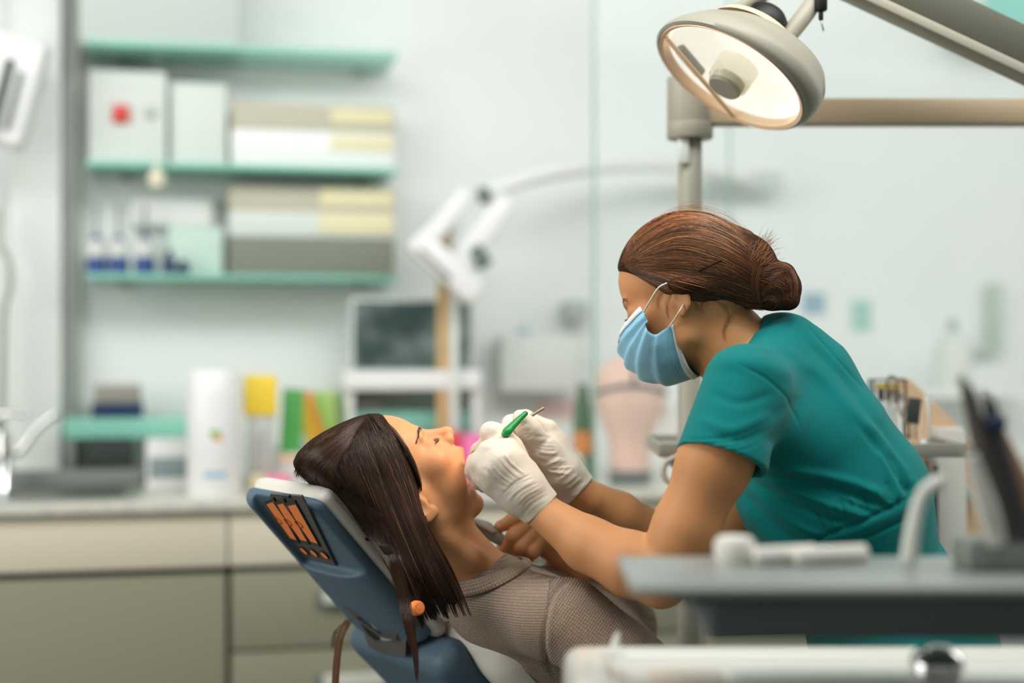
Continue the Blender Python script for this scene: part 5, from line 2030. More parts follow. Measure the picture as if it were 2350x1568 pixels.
for base in ([(1640, 690), (1668, 712), (1668, 738), (1658, 760), (1666, 785)], [(1690, 712), (1672, 735), (1662, 755), (1668, 778)],
             [(1545, 668), (1532, 690), (1530, 712), (1538, 735)], [(1520, 662), (1510, 690), (1512, 712)],
             [(1620, 690), (1608, 705), (1612, 722)], [(1590, 688), (1600, 705), (1598, 716)]):
    for i in range(6):
        uv = crspline(np.array(base) + rng.normal(0, 3.5, (len(base), 2)), 16)
        p_ = np.array([P(u, v, -0.05 - 0.010 * (u > 1600)) for u, v in uv])
        hit = []
        for (u, v), p in zip(uv, p_):
            h_ = BVH_BODY.ray_cast(CAMP, (Vector(p) - CAMP).normalized())
            hit.append(P(u, v, h_[0].y - 0.0015) if h_[0] is not None else p)
        paths.append(np.array(hit))
        cols.append(cb * rng.uniform(0.5, 1.0))
        rad.append(0.00012)
build_strands('hair_strands', paths, rad, cols, HAIR_D, hair)
# brows and lashes of the dentist
bp, bc, br_ = [], [], []
for sgn in (-1, 1):
    for i in range(90):
        t = rng.uniform(0, 1)
        base_ = np.array((9.3 - 0.5 * t - 1.1 * t * t, sgn * (1.1 + 3.5 * t), 2.75 + 0.7 * math.sin(t * 2.2) + rng.normal(0, .14)))
        pp = []
        for x in np.linspace(0, 1, 16):
            h_ = BVH_BODY.find_nearest(Vector(DH.w(*(base_ + np.array((-.3, sgn * .9, .5 - .6 * t)) * .5 * x))))
            pp.append(np.array(h_[0] + h_[1] * 0.0006))
        bp.append(pp)
        bc.append(ca)
        br_.append(0.0002)
build_strands('eyebrows', bp, br_, bc, HAIR_D, body)
bp, bc, br_ = [], [], []
for sgn in (-1, 1):
    for i in range(40):
        an = rng.uniform(-1.1, 1.1)
        h_ = BVH_BODY.find_nearest(Vector(DH.w(7.35 + 1.48 * math.cos(an * .75), sgn * (3.15 + 1.5 * math.sin(an)), 0.75)))
        tt = np.linspace(0, 1, 16)[:, None]
        d0 = DH.R @ np.array((0.85, sgn * .35 * math.sin(an), -.5))
        d1 = DH.R @ np.array((.5, sgn * .3 * math.sin(an), .7))
        bp.append(np.array(h_[0]) + d0 * .0085 * tt + d1 * .004 * tt ** 2)
        bc.append(np.array((.01, .008, .007)))
        br_.append(.00018)
build_strands('eyelashes', bp, br_, bc, HAIR_D, body)
# hair grip
grip = drape(HB, np.array([(1602, 622), (1625, 612), (1657, 597)]), 0.0, 0.003)
tube('hair_grip', grip, 0.0007, mat('grip_black', (0.01, 0.01, 0.01), 0.3, metal=0.6), hair, 6)

# ---------------------------------------------------------------- face mask, ear loops
MASKB = mat('mask_blue', srgb(140, 196, 220), 0.8, spec=0.2, sheen=0.2, bump=(700, 0.0004))
MASKW = mat('mask_white', srgb(222, 226, 226), 0.8, spec=0.2)
YN, YM = -0.030, 0.005            # depth of the near cheek edge, and of the middle of the face
edge = crspline([(1470, 704, YN + .012), (1480, 722, YN), (1487, 738, YN - .004), (1484, 754, YN - .006), (1502, 768, YN - .008),
                 (1524, 757, YN - .006), (1546, 742, YN + .004)], 41)
mid = crspline([(1430, 784), (1430, 800), (1440, 826), (1462, 853), (1492, 873), (1528, 883), (1562, 878), (1600, 862)], 41)
NR, NCOL = 41, 25
q_mid = []
gridp = np.zeros((NR, 2 * NCOL - 1, 3))
for i in range(NR):
    r = i / (NR - 1)
    E_ = P(*edge[i])
    # the middle line of the mask lies in the symmetry plane of the head
    u, v = mid[i]
    ray = P(u, v, 0.1) - np.array(CAMP)
    o_ = np.array(CAMP)
    n_ = DH.R[:, 1]
    t_ = ((DH.t - o_) @ n_) / (ray @ n_)
    M_ = o_ + ray * t_
    for j in range(NCOL):
        a = j / (NCOL - 1) * math.pi / 2
        # elliptic sweep from the cheek to the middle: first forward, then across
        fwd = DH.R[:, 0]
        dv = M_ - E_
        lat = (dv @ n_) * n_
        rest = dv - lat
        p = E_ + rest * math.sin(a) + lat * (1 - math.cos(a))
        gridp[i, j] = p
        qq = DH.loc(p[None])
        qq[0, 1] *= -1
        gridp[i, 2 * NCOL - 2 - j] = (qq * DH.s / 100 @ DH.R.T + DH.t)[0]
# pleats
Vg = gridp.reshape(-1, 3)
n2 = 2 * NCOL - 1
Fg = np.array([(i * n2 + j, i * n2 + j + 1, (i + 1) * n2 + j + 1, (i + 1) * n2 + j) for i in range(NR - 1) for j in range(n2 - 1)])
Ng = normals(Vg, Fg)
cen = DH.w(2, 0, -4)
if ((Vg - cen) * Ng).sum() < 0:
    Fg = Fg[:, ::-1]
    Ng = -Ng
rr = np.repeat(np.linspace(0, 1, NR), n2)
jj = np.tile(np.abs(np.linspace(-1, 1, n2)), NR)
saw = np.zeros(len(rr))
for c0, wd, am in ((0.20, 0.11, 6.5), (0.36, 0.12, 8.5), (0.53, 0.13, 7.5), (0.72, 0.1, 3.0)):
    x = (rr - c0) / wd
    saw += am * np.where((x > -0.35) & (x < 1), (1 - np.clip(x, 0, 1)) * np.clip((x + 0.35) / 0.35, 0, 1), 0)
saw *= 0.001 * (0.55 + 0.45 * (1 - jj))
Vg = Vg + Ng * (saw + 0.0012 * pnoise(Vg, 120, 8))[:, None]
mask_o = meshpy('face_mask', Vg, Fg, MASKB, dentist)
sm = mask_o.modifiers.new('thick', 'SOLIDIFY')
sm.thickness = 0.0012
sm.offset = -1
rows = Vg.reshape(NR, n2, 3)
Nrow = Ng.reshape(NR, n2, 3)


def strip(name, a, b, m, parent, thick=0.0006):
    """ribbon between two rows of points"""
    n = len(a)
    V_ = np.vstack([a, b])
    F_ = np.array([(i, i + 1, n + i + 1, n + i) for i in range(n - 1)])
    o = meshpy(name, V_, F_, m, parent)
    s_ = o.modifiers.new('thick', 'SOLIDIFY')
    s_.thickness = thick
    s_.offset = 0
    return o


up_ = rows[0] + Nrow[0] * 0.0012
dn_ = rows[4] + Nrow[4] * 0.0014
strip('edge_binding', up_, dn_, MASKW, mask_o)
strip('edge_binding', rows[-1] + Nrow[-1] * 0.0012, rows[-3] + Nrow[-3] * 0.0014, MASKW, mask_o)
# stitched dots beside the lower edge
DOT = mat('mask_stitch', srgb(86, 140, 165), 0.8)
for k in (4, 5, 6):
    pts = rows[-k] + Nrow[-k] * 0.0009
    V_, F_ = [], []
    for j in range(2, NCOL - 1):
        for f in (0, 0.5):
            a = pts[j] * (1 - f) + pts[j + 1] * f
            b = a + (pts[j + 1] - pts[j]) * 0.25
            base = len(V_)
            w_ = (rows[-k + 1, j] - rows[-k, j])
            w_ = w_ / np.linalg.norm(w_) * 0.0004
            V_ += [a - w_, b - w_, b + w_, a + w_]
            F_.append((base, base + 1, base + 2, base + 3))
    meshpy('stitching', V_, F_, DOT, mask_o)
LOOP = mat('ear_loop_white', srgb(226, 214, 200), 0.8)
tube('ear_loop', [P(1477, 716, YN - .003), P(1492, 690, -0.047), P(1511, 661, -0.055), P(1530, 650, -0.055)], 0.0013, LOOP, mask_o, 6)
tube('ear_loop', [P(1536, 750, YN - .003), P(1546, 736, -0.04), P(1558, 717, -0.052), P(1568, 700, -0.05)], 0.0013, LOOP, mask_o, 6)

# ---------------------------------------------------------------- the patient
patient = thing('person', 'patient with long brown hair lying back in the dental chair in a beige knitted jumper', 'person',
                P(1300, 1568, 0.1))
g = Grid((-0.36, -0.16, 0.86), (0.08, 0.20, 1.20), 0.0021)
PH.add(g)
g.chain([H(965, 1180, 2.5, 74), H(1020, 1262, 3.5, 68), H(1105, 1352, 5, 82)], 0.022)
g.chain([H(1058, 1222, 3, 26), H(1120, 1296, 4, 36)], 0.025)
BUST = [[H(1115, 1368, 5, 74), H(1240, 1430, -8, 62)], [H(1115, 1368, 5, 74), H(1240, 1400, 18, 62)], [H(1135, 1382, 5, 80), H(1290, 1490, 10, 95)]]
for c_ in BUST:
    g.chain(c_, 0.03)
# sinew of the neck and the collar bone
g.chain([H(1022, 1232, -1.6, 16), H(1085, 1280, -1.0, 14), H(1135, 1308, 2, 12)], 0.02)
# the back of the head rests on the padding
def cushion(p):
    return ((p - HRO.astype(np.float32)) @ Nx.astype(np.float32)) - np.float32(0.076)


g.cut(lambda p: cushion(p) - np.float32(0.007), (-.36, -.16, .86), (0.0, .2, 1.2), 0.004)
V1, F1 = g.mesh(1)
# the hand that holds the grey tool, on the far side of the chest
PHAND = dict(
    wrist=[(1330, 1310, 14, 36), (1290, 1270, 13, 36), (1262, 1245, 13, 36)],
    bones=[[(1262, 1240, 13, 34), (1236, 1212, 12.5, 24), (1222, 1204, 12, 21)],
           [(1262, 1244, 12.5, 34), (1244, 1228, 11.5, 24), (1236, 1222, 11, 21)],
           [(1262, 1250, 12.5, 32), (1252, 1244, 11, 22), (1246, 1240, 10.5, 20)]],
    fingers=[[(1222, 1204, 12, 20), (1178, 1232, 9, 18), (1160, 1262, 10, 16), (1150, 1262, 12, 14)],
             [(1236, 1222, 11, 20), (1196, 1256, 8.8, 18), (1182, 1276, 10, 16), (1172, 1276, 12, 14)],
             [(1246, 1240, 10.5, 19), (1222, 1266, 9, 17), (1206, 1284, 10, 15), (1196, 1284, 12, 13)]],
    thumb=[(1250, 1215, 14, 28), (1216, 1192, 12.5, 21), (1178, 1196, 11, 17), (1148, 1209, 10, 14)])
lo, hi = hand_box(PHAND, 0.04)
g = Grid(lo, hi, 0.0016)
hand(g, PHAND, 0.0, 0.007)
V2, F2 = g.mesh(1)
V = np.vstack([V1, V2])
F = np.vstack([F1, F2 + len(V1)])
pbody = meshpy('body', V, F, SKINP, patient)
C, q = skin_colours(pbody, V, C_SKIN_P, PH)
# lips, lids
a_ = math.radians(PH.jaw)
xj, zj = q[:, 0] - 1, q[:, 2]
qj = np.stack([math.cos(a_) * xj - math.sin(a_) * zj + 1, q[:, 1], math.sin(a_) * xj + math.cos(a_) * zj], 1)
s_ = np.abs(q[:, 1])
lipu = cone(np.stack([q[:, 0], s_, q[:, 2]], 1), (9.75, 0, -4.2), (8.0, 2.35, -4.75), 0.68, 0.28)
lipl = cone(np.stack([qj[:, 0], s_, qj[:, 2]], 1), (9.0, 0, -5.0), (7.75, 2.3, -4.6), 0.58, 0.28)
lip = np.clip(1 - np.minimum(lipu, lipl) / 0.25, 0, 1)[:, None]
C = C * (1 - lip) + lip * np.array(srgb(196, 112, 98))
lid = np.clip(1.3 - np.linalg.norm((np.stack([q[:, 0], s_, q[:, 2]], 1) - (8.4, 3.15, 1.35)) / (1.0, 1.6, 0.9), axis=1), 0, 1)[:, None]
C = C * (1 - 0.35 * lid) + 0.35 * lid * np.array(srgb(176, 112, 84))
inm = (np.linalg.norm((q - (7.4, 0, -5.55)) / (2.0, 1.7, 1.15), axis=1) < 1.06)
C[inm] = np.array(srgb(150, 62, 58))
nailc = P(1138, 1208, 0.09)
nail = np.clip(1.4 - np.linalg.norm((V - nailc), axis=1) / 0.006, 0, 1)[:, None]
C = C * (1 - 0.5 * nail) + 0.5 * nail * np.array(srgb(236, 190, 170))
setcol(pbody, C)
PB = bvh_of(V, F)

# brows and lashes
HAIR_P = hair_mat('hair_brown', 0.36)
rng = np.random.default_rng(12)
dark = np.array(srgb(46, 30, 22))
paths, cols, rad = [], [], []
for sgn in (-1, 1):
    for i in range(220):
        t = rng.uniform(0, 1)
        base = np.array((9.35 - 0.5 * t - 1.6 * t * t, sgn * (1.0 + 4.3 * t), 2.85 + 0.65 * math.sin(t * 2.3)))
        base[2] += rng.normal(0, 0.12 * (1.1 - 0.7 * t))
        dr = np.array((-0.3, sgn * 0.9, 0.5 - 0.6 * t)) * 0.55
        tt = np.linspace(0, 1, 20)[:, None]
        pp = np.array([PH.w(*(base + dr * x)) for x in tt[:, 0]])
        out = []
        for p in pp:
            h_ = PB.find_nearest(Vector(p))
            out.append(np.array(h_[0] + h_[1] * 0.0006))
        paths.append(out)
        cols.append(dark * rng.uniform(0.8, 1.4))
        rad.append(0.00022)
build_strands('eyebrows', paths, rad, cols, HAIR_P, pbody)
paths, cols, rad = [], [], []
for sgn in (-1, 1):
    for i in range(46):
        t = rng.uniform(0, 1)
        an = (t - 0.5) * 2.3
        base = np.array((7.35 + 1.42 * math.cos(an * .75), sgn * (3.15 + 1.45 * math.sin(an)), 0.78 - 0.1 * math.cos(an)))
        h_ = PB.find_nearest(Vector(PH.w(*base)))
        b0 = np.array(h_[0])
        tt = np.linspace(0, 1, 20)[:, None]
        d0 = PH.R @ np.array((0.8, sgn * 0.35 * math.sin(an) + 0.1 * rng.normal(), -0.55))
        d1 = PH.R @ np.array((0.6, sgn * 0.3 * math.sin(an), 0.75))
        L = 0.0085 * rng.uniform(0.8, 1.15)
        paths.append(b0 + d0 * L * tt + d1 * L * 0.45 * tt ** 2)
        cols.append(np.array((0.01, 0.008, 0.007)))
        rad.append(0.00016)
build_strands('eyelashes', paths, rad, cols, HAIR_P, pbody)

# ---------------------------------------------------------------- jumper
g = Grid((-0.13, -0.24, 0.70), (0.42, 0.36, 1.0), 0.0028)
TORSO = [H(1168, 1392, 4.5, 94), H(1240, 1442, 6, 120), H(1360, 1540, 11, 142), H(1520, 1720, 18, 145)]
for (a, ra), (b, rb) in zip(TORSO[:-1], TORSO[1:]):
    flat(g, a, b, ra, rb, 0.09, 1.12, 0.02)
for c_ in BUST:
    g.chain([(a, r + 0.009) for a, r in c_], 0.03)
SLEEVE = [H(1310, 1428, -9, 98), H(1420, 1515, -11, 92), H(1560, 1610, -11, 80)]
g.chain([H(1155, 1390, 2, 78), H(1290, 1420, -8, 92)], 0.03)
g.chain([H(1150, 1385, 8, 80), H(1330, 1400, 22, 95)], 0.03)
g.chain(SLEEVE, 0.012)
g.chain([H(1340, 1400, 23, 92), H(1420, 1440, 24, 82), H(1400, 1400, 20, 60), H(1320, 1330, 16, 44)], 0.02)
g.chain([H(1340, 1450, 14, 110), H(1400, 1520, 16, 110)], 0.03)      # chest
g.chain([H(1330, 1330, 16, 40), H(1290, 1306, 14.5, 40)], 0.01)       # cuff of the raised arm
# neck opening
na, nb = P(1030, 1240, 0.035), P(1092, 1318, 0.05)
g.cut(lambda p: cone(p, na, nb, S(112), S(70)), na - .12, nb + .12, 0.004)
V, F = g.mesh(2)
V = sculpt(V, F, [
    ([(1322, 1322), (1285, 1345), (1262, 1385), (1250, 1440), (1250, 1500), (1275, 1560)], 6, -4.0),
    ([(1300, 1345), (1275, 1375), (1262, 1430), (1262, 1500)], 8, 1.8),
    ([(1180, 1345), (1240, 1350), (1290, 1340)], 9, -1.0),
    ([(1130, 1420), (1180, 1480), (1250, 1560)], 14, -1.6),
    ([(1330, 1340), (1380, 1400), (1440, 1450)], 10, 1.2)])
V = V + normals(V, F) * (pnoise(V, 35, 21, 2) * 0.0018)[:, None]


def knit(name, col, cw=0.0048, rh=0.0038):
    m = mat(name, col, 0.95, spec=0.1, sheen=0.3)
    nt = m.node_tree
    L = nt.links
    b = nt.nodes['Principled BSDF']

    def M(op, a, bb=None, cc=None):
        n = nt.nodes.new('ShaderNodeMath')
        n.operation = op
        for i, x in enumerate((a, bb, cc)):
            if x is None:
                continue
            if isinstance(x, (int, float)):
                n.inputs[i].default_value = x
            else:
                L.new(x, n.inputs[i])
        return n.outputs[0]
    at = nt.nodes.new('ShaderNodeAttribute')
    at.attribute_name = 'knit'
    sp = nt.nodes.new('ShaderNodeSeparateXYZ')
    L.new(at.outputs['Vector'], sp.inputs[0])
    no = nt.nodes.new('ShaderNodeTexNoise')
    no.inputs['Scale'].default_value = 220
    tc = nt.nodes.new('ShaderNodeTexCoord')
    L.new(tc.outputs['Object'], no.inputs['Vector'])
    jit = M('MULTIPLY', M('SUBTRACT', no.outputs['Fac'], 0.5), 0.35)
    x = M('ADD', M('DIVIDE', sp.outputs[0], cw), jit)
    fx = M('ABSOLUTE', M('SUBTRACT', M('FRACT', x), 0.5))               # 0 at middle of a column, .5 at its border
    y = M('ADD', M('DIVIDE', sp.outputs[1], rh), M('MULTIPLY', fx, 1.1))
    y = M('ADD', y, jit)
    sy = M('MULTIPLY_ADD', M('SINE', M('MULTIPLY', y, 6.2832)), 0.5, 0.5)
    arch = M('SUBTRACT', 1.0, M('POWER', M('MULTIPLY', M('ABSOLUTE', M('SUBTRACT', fx, 0.27)), 3.7), 2.0))
    ht = M('MULTIPLY', M('MULTIPLY_ADD', sy, 0.6, 0.4), arch)
    bp = nt.nodes.new('ShaderNodeBump')
    bp.inputs['Distance'].default_value = 0.0030
    bp.inputs['Strength'].default_value = 1.0
    L.new(ht, bp.inputs['Height'])
    L.new(bp.outputs['Normal'], b.inputs['Normal'])
    # tweedy yarn, plus shade painted into the gaps between stitches
    n2 = nt.nodes.new('ShaderNodeTexNoise')
    n2.inputs['Scale'].default_value = 900
    L.new(tc.outputs['Object'], n2.inputs['Vector'])
    cr = nt.nodes.new('ShaderNodeValToRGB')
    cr.color_ramp.elements[0].color = (*[c * 0.62 for c in col], 1)
    cr.color_ramp.elements[1].color = (*[min(1, c * 1.3) for c in col], 1)
    cr.color_ramp.elements[0].position = 0.3
    cr.color_ramp.elements[1].position = 0.7
    L.new(M('ADD', M('MULTIPLY', n2.outputs['Fac'], 0.75), M('MULTIPLY', ht, 0.25)), cr.inputs['Fac'])
    L.new(cr.outputs['Color'], b.inputs['Base Color'])
    return m


KNIT = knit('knit_beige', srgb(182, 154, 130))
RIB = knit('knit_rib', srgb(182, 154, 130), 0.0046, 0.0042)


def axis_uv(V, a, b, R0, ref=(0, 0, 1)):
    ax = (b - a) / np.linalg.norm(b - a)
    q = V - a
    t = q @ ax
    rad_ = q - t[:, None] * ax
    e1 = np.array(ref) - (np.array(ref) @ ax) * ax
    e1 /= np.linalg.norm(e1)
    e2 = np.cross(ax, e1)
    ph = np.arctan2(rad_ @ e1, rad_ @ e2)
    return ph * R0, t


ck, sk = math.cos(0.10), math.sin(0.10)
c1, r1 = V[:, 0] * ck + V[:, 2] * sk - 0.6 * V[:, 1], V[:, 2] * ck - V[:, 0] * sk
c2, r2 = axis_uv(V, SLEEVE[0][0], SLEEVE[-1][0], 0.06)
dist_s = np.minimum(cone(V, SLEEVE[0][0], SLEEVE[1][0], SLEEVE[0][1], SLEEVE[1][1]),
                    cone(V, SLEEVE[1][0], SLEEVE[2][0], SLEEVE[1][1], SLEEVE[2][1]))
uvv = proj(V)
is_s = (dist_s < 0.006) & (uvv[:, 0] > 1250 + np.abs(uvv[:, 1] - 1460) * 0.1) & (V[:, 1] < 0.06)
kn = np.zeros((len(V), 3))
kn[:, 0] = np.where(is_s, c2, c1)
kn[:, 1] = np.where(is_s, r2, r1)
jump = meshpy('jumper', V, F, KNIT, patient)
setvec(jump, kn, 'knit')
# ribbed collar: a band laid on the jumper round the neck
JB = bvh_of(V, F)


def lay(u, v, off):
    d = (PX(u, v) - CAMP).normalized()
    ys = [h_[0].y for h_ in (JB.ray_cast(CAMP, d), PB.ray_cast(CAMP, d)) if h_[0] is not None]
    return P(u, v, (min(ys) if ys else 0.0) - off)


upn = crspline([(1040, 1336), (1080, 1333), (1112, 1326), (1145, 1314), (1176, 1300), (1199, 1287)], 40)
lon = crspline([(1044, 1372), (1086, 1367), (1122, 1356), (1162, 1337), (1194, 1318), (1218, 1300)], 40)
U_ = np.array([lay(u, v, .002) for u, v in upn])
L_ = np.array([lay(u, v, .003) for u, v in lon])
for A in (U_, L_):
    for _ in range(4):
        A[1:-1] = (A[:-2] + 2 * A[1:-1] + A[2:]) / 4
fu = crspline([U_[-1], P(1196, 1282, 0.05), P(1160, 1280, 0.095), P(1100, 1296, 0.13), P(1050, 1325, 0.12), P(1030, 1338, .07), U_[0]], 60)
fl_ = crspline([L_[-1], P(1216, 1292, 0.05), P(1178, 1290, 0.105), P(1105, 1312, 0.145), P(1040, 1350, 0.14), P(1018, 1368, .07), L_[0]], 60)
U_, L_ = np.vstack([U_, fu[1:]]), np.vstack([L_, fl_[1:]])
nr2 = 9
rows_ = np.array([U_ * (1 - f) + L_ * f for f in np.linspace(0, 1, nr2)])
for j, f in enumerate(np.linspace(0, 1, nr2)):
    rr_ = np.array([lay(*(upn[i] * (1 - f) + lon[i] * f), .004) for i in range(40)])
    for _ in range(4):
        rr_[1:-1] = (rr_[:-2] + 2 * rr_[1:-1] + rr_[2:]) / 4
    rows_[j, :40] = rr_
mid_n = np.cross(np.gradient(U_, axis=0), L_ - U_)
mid_n /= np.linalg.norm(mid_n, axis=1)[:, None] + 1e-9
if mid_n[:40, 1].mean() > 0:
    mid_n = -mid_n
rows_ += mid_n[None] * (0.003 * np.sin(np.linspace(0, math.pi, nr2)))[:, None, None]
n_ = len(U_)
Vc = rows_.transpose(1, 0, 2).reshape(-1, 3)
Fc = np.array([(i * nr2 + j, i * nr2 + j + 1, (i + 1) * nr2 + j + 1, (i + 1) * nr2 + j) for i in range(n_ - 1) for j in range(nr2 - 1)])
col_o = meshpy('collar', Vc, Fc, RIB, jump)
arc = np.concatenate([[0], np.cumsum(np.linalg.norm(np.diff(U_, axis=0), axis=1))])
setvec(col_o, np.stack([np.repeat(arc, nr2), np.tile(np.linspace(0, 0.02, nr2), n_), np.zeros(n_ * nr2)], 1), 'knit')
sm_ = col_o.modifiers.new('thick', 'SOLIDIFY')
sm_.thickness = 0.004
sm_.offset = 0

# ---------------------------------------------------------------- long hair
g = Grid((-0.40, -0.16, 0.78), (0.02, 0.18, 1.22), 0.0026)
Rp, tp = PH.R.astype(np.float32), PH.t.astype(np.float32)


def pcap(p):
    q = ((p - tp) @ Rp) * np.float32(100 / PH.s)
    d = ell(q, (0.2, 0, 5.1), (9.1, 7.9, 8.4))
    n = np.array((0.83, 0, -0.56), np.float32)
    d = smax(d, (q - np.array((8.9, 0, 8.2), np.float32)) @ n + 0.03 * q[..., 1] ** 2, 0.6)
    return d * np.float32(PH.s / 100)


g.add(pcap, PH.t - .2, PH.t + .2)
g.ell(P(780, 1050, 0.0), (0.056, 0.070, 0.036), k=0.03)
g.chain([H(800, 1050, -1, 48), H(704, 1072, -1, 28)], 0.03)
g.chain([H(862, 1105, -4, 52), H(925, 1210, -6, 40), H(978, 1310, -7.5, 30), H(1010, 1370, -9, 12)], 0.025)
g.chain([H(905, 1115, -4, 42), H(955, 1225, -6, 32), H(1005, 1320, -7.5, 24), H(1042, 1380, -8.5, 8)], 0.025)
g.chain([H(815, 1085, -3, 36), H(880, 1195, -6, 34), H(932, 1310, -8.5, 22), H(955, 1380, -10, 9)], 0.025)
EDGE = np.array([(868, 930), (912, 990), (944, 1045), (962, 1095), (965, 1140), (972, 1180), (994, 1225), (1042, 1320), (1085, 1420)], float)


def infront(p):
    """negative on the face side of the hairline, on the near half of the head"""
    d = np.float32(CAMD) + p[..., 1]
    u = 1175 + FPX * p[..., 0] / d
    v = 784 - FPX * (p[..., 2] - CAMZ) / d
    e = np.interp(v, EDGE[:, 1], EDGE[:, 0])
    return np.where(p[..., 1] < 0.03, (e - u) / 1500, 1.0).astype(np.float32)


g.cut(infront, (-.36, -.16, .85), (0.02, 0.03, 1.2), 0.012)
g.cut(lambda p: cushion(p) - np.float32(0.001) + np.maximum(0, np.float32(1.0) - p[..., 2]) * 1.6, (-.40, -.16, .9), (-0.14, .18, 1.22), 0.006)
V, F = g.mesh(2)
phair = meshpy('hair', V, F, HAIRBASE, patient)
setcol(phair, np.tile(np.array(srgb(40, 26, 19)), (len(V), 1)) * (1 + 0.2 * pnoise(V, 70, 9))[:, None])
PHB = bvh_of(V, F)
fieldP = guide_field([
    [(866, 956), (912, 1000), (946, 1055), (964, 1105), (968, 1150), (988, 1215), (1040, 1310), (1082, 1414)],
    [(852, 953), (890, 1010), (922, 1080), (946, 1150), (978, 1240), (1022, 1330), (1062, 1415)],
    [(838, 955), (862, 1015), (895, 1100), (930, 1190), (970, 1290), (1010, 1370), (1035, 1420)],
    [(815, 968), (830, 1030), (862, 1115), (905, 1220), (950, 1320), (985, 1400), (1000, 1425)],
    [(790, 990), (800, 1050), (835, 1130), (885, 1240), (925, 1330), (950, 1410), (962, 1450)],
    [(760, 1012), (765, 1065), (805, 1135), (862, 1230), (908, 1325), (932, 1410), (948, 1470)],
    [(722, 1040), (738, 1085), (784, 1145), (850, 1238), (900, 1318), (926, 1400), (945, 1480)]])
ca, cb, cc = np.array(srgb(38, 24, 17)), np.array(srgb(80, 51, 34)), np.array(srgb(140, 98, 64))
paths, cols, rad = [], [], []
for i in range(5200):
    s = rng.uniform(0, 1)
    t0 = rng.uniform(0, 0.3) if rng.random() < 0.6 else 0
    t1 = rng.uniform(0.8, 1.0)
    sc_ = (math.floor(s * 46) + 0.5) / 46 + 0.012 * math.sin(math.floor(s * 46) * 7.3)
    t1 = min(1, t1 - 0.10 * abs(math.sin(math.floor(s * 46) * 3.7)) + 0.06)
    uv = strand_uv(fieldP, s, t0, t1, 18, rng.uniform(1, 5), rng, (sc_ - s) * 0.8 + rng.normal(0, .006))
    pth = drape(PHB, uv, -0.06, rng.uniform(0, 0.004), False)
    paths.append(pth)
    k = np.clip(rng.normal(0.3 + 0.2 * math.sin(s * 29), 0.25), 0, 1)
    cols.append(ca * (1 - k) + cb * k if rng.random() < 0.97 else cc * 0.7)
    rad.append(rng.uniform(0.00028, 0.0005))
# crown hair swept up over the top of the headrest
fieldC = guide_field([
    [(845, 952), (800, 980), (745, 1015), (695, 1050), (672, 1090)],
    [(842, 958), (800, 992), (750, 1030), (705, 1065), (690, 1105)],
    [(835, 965), (800, 1005), (760, 1045), (725, 1085), (735, 1125)],
    [(820, 975), (800, 1020), (775, 1065), (765, 1110), (790, 1165)]])
for i in range(1700):
    s = rng.uniform(0, 1)
    uv = strand_uv(fieldC, s, rng.uniform(0, 0.3), rng.uniform(0.7, 1), 18, rng.uniform(1, 4), rng)
    paths.append(drape(PHB, uv, -0.02, rng.uniform(0, 0.004), False))
    k = np.clip(rng.normal(0.5, 0.3), 0, 1)
    cols.append(ca * (1 - k) + cb * 1.3 * k)
    rad.append(rng.uniform(0.00028, 0.00048))
# long ends hanging in front of the hinge, a lock behind the chair, loose hairs
for i in range(120):
    off = rng.normal(0, 1, 2) * (7, 4)
    e = rng.uniform(0.55, 1)
    g_ = np.array([(905, 1290), (925, 1370), (940, 1440), (952, 1500), (957, 1500 + 68 * e)])
    uv = crspline(g_ + off * np.array([1, 1, .8, .5, .25])[:, None], 18)
    p_ = np.array([P(u, v, -0.135 - 0.02 * (v > 1400)) for u, v in uv])
    paths.append(p_)
    k = rng.uniform(0, 1)
    cols.append(ca * (1 - k) + cb * k)
    rad.append(0.0003)
for i in range(150):
    off = rng.normal(0, 1, 2) * (4, 5)
    g_ = np.array([(800, 1426), (782, 1460), (774, 1510), (770, 1560), (769, 1600)])
    if rng.random() < 0.12:
        g_ = np.array([(795, 1428), (775, 1445), (768, 1462), (766, 1478), (765, 1490)])
    uv = crspline(g_ + off, 18)
    paths.append(np.array([P(u, v, 0.10) for u, v in uv]))
    k = rng.uniform(0, 1)
    cols.append(cb * (1 - k) + cc * k)
    rad.append(0.0003)
for i in range(110):
    s = rng.uniform(0, 0.35)
    uv = strand_uv(fieldC, s, rng.uniform(0, .4), rng.uniform(.6, 1), 18, 5, rng)
    uv = uv + np.outer(np.sin(np.linspace(0, 3.1, 18)), (-rng.uniform(0, 14), -rng.uniform(0, 14)))
    paths.append(drape(PHB, uv, 0.0, 0.0, False))
    cols.append(cc)
    rad.append(0.00012)
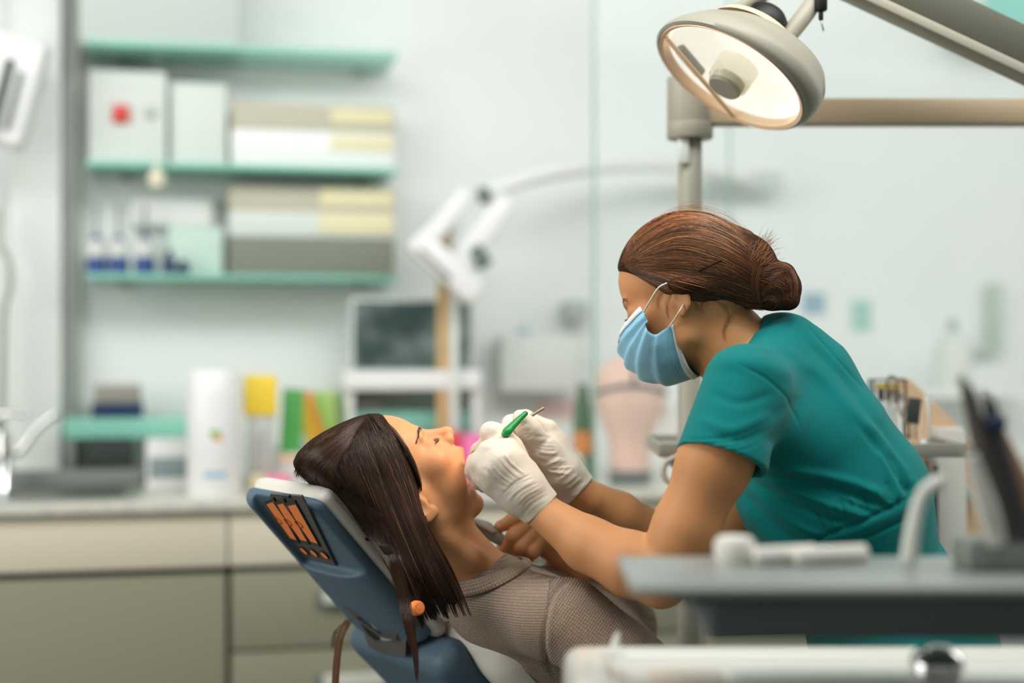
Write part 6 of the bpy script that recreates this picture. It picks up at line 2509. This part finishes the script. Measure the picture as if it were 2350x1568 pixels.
build_strands('hair_strands', paths, rad, cols, HAIR_P, phair)

# ---------------------------------------------------------------- instruments in the hands
GRNH = mat('tool_green', srgb(34, 140, 66), 0.3)
st = thing('dental_scaler', 'dental hand instrument with a green tapered handle held in the near glove', 'instrument', P(1160, 995, -.02))
tube('handle', [P(1154, 1000, -.060), P(1162, 993, -.058), P(1172, 982, -.052), P(1190, 964, -.042), P(1206, 949, -.034)], [.0035, .0068, .0062, .0048, .004], GRNH, st, 16)
tube('tip', [P(1206, 949, -.034), P(1208, 947, -.033)], [.0042, .003], mat('tool_dark', srgb(40, 40, 40), .4), st, 12)
tube('working_end', [P(1098, 1030, -.045), P(1084, 1038, -.035), P(1075, 1050, -.022), P(1069, 1066, -.008)], [.0010, .0009, .0008, .0007], ALU, st, 8)
mr = thing('mouth_mirror', 'steel dental mirror with a thin rod held in the far glove', 'instrument', P(1220, 955, .04))
tube('handle', [P(1247, 937, .05), P(1214, 958, .04), P(1180, 980, .03), P(1150, 1000, .02)], [.0024, .0026, .0026, .0022], mat('tool_steel', srgb(150, 140, 116), .3, metal=.8), mr, 12)
tube('stem', [P(1150, 1000, .02), P(1100, 1045, .006), P(1078, 1066, .0)], [.0016, .0011, .001], ALU, mr, 10)
tl = thing('handheld_tool', 'grey slab-shaped tool held in the bare hand beyond the jumper collar', 'tool', P(1120, 1220, .10))
pts = [(1082, 1196), (1092, 1190), (1124, 1200), (1162, 1234), (1158, 1250), (1146, 1252), (1118, 1238), (1096, 1222)]
M_ = Matrix.Translation((0, .092, 0))
prism('body', [(P(u, v, .10)[0], P(u, v, .10)[2]) for u, v in pts], 0.022, mat('tool_grey', srgb(148, 146, 136), .45), tl, M_, 0.002)
prism('face', [(P(u, v, .10)[0], P(u, v, .10)[2]) for u, v in [(1086, 1195), (1093, 1192), (1122, 1202), (1140, 1218), (1130, 1222), (1100, 1206)]], 0.003, mat('tool_pale', srgb(206, 208, 200), .3), tl, Matrix.Translation((0, .0895, 0)), 0.0006)
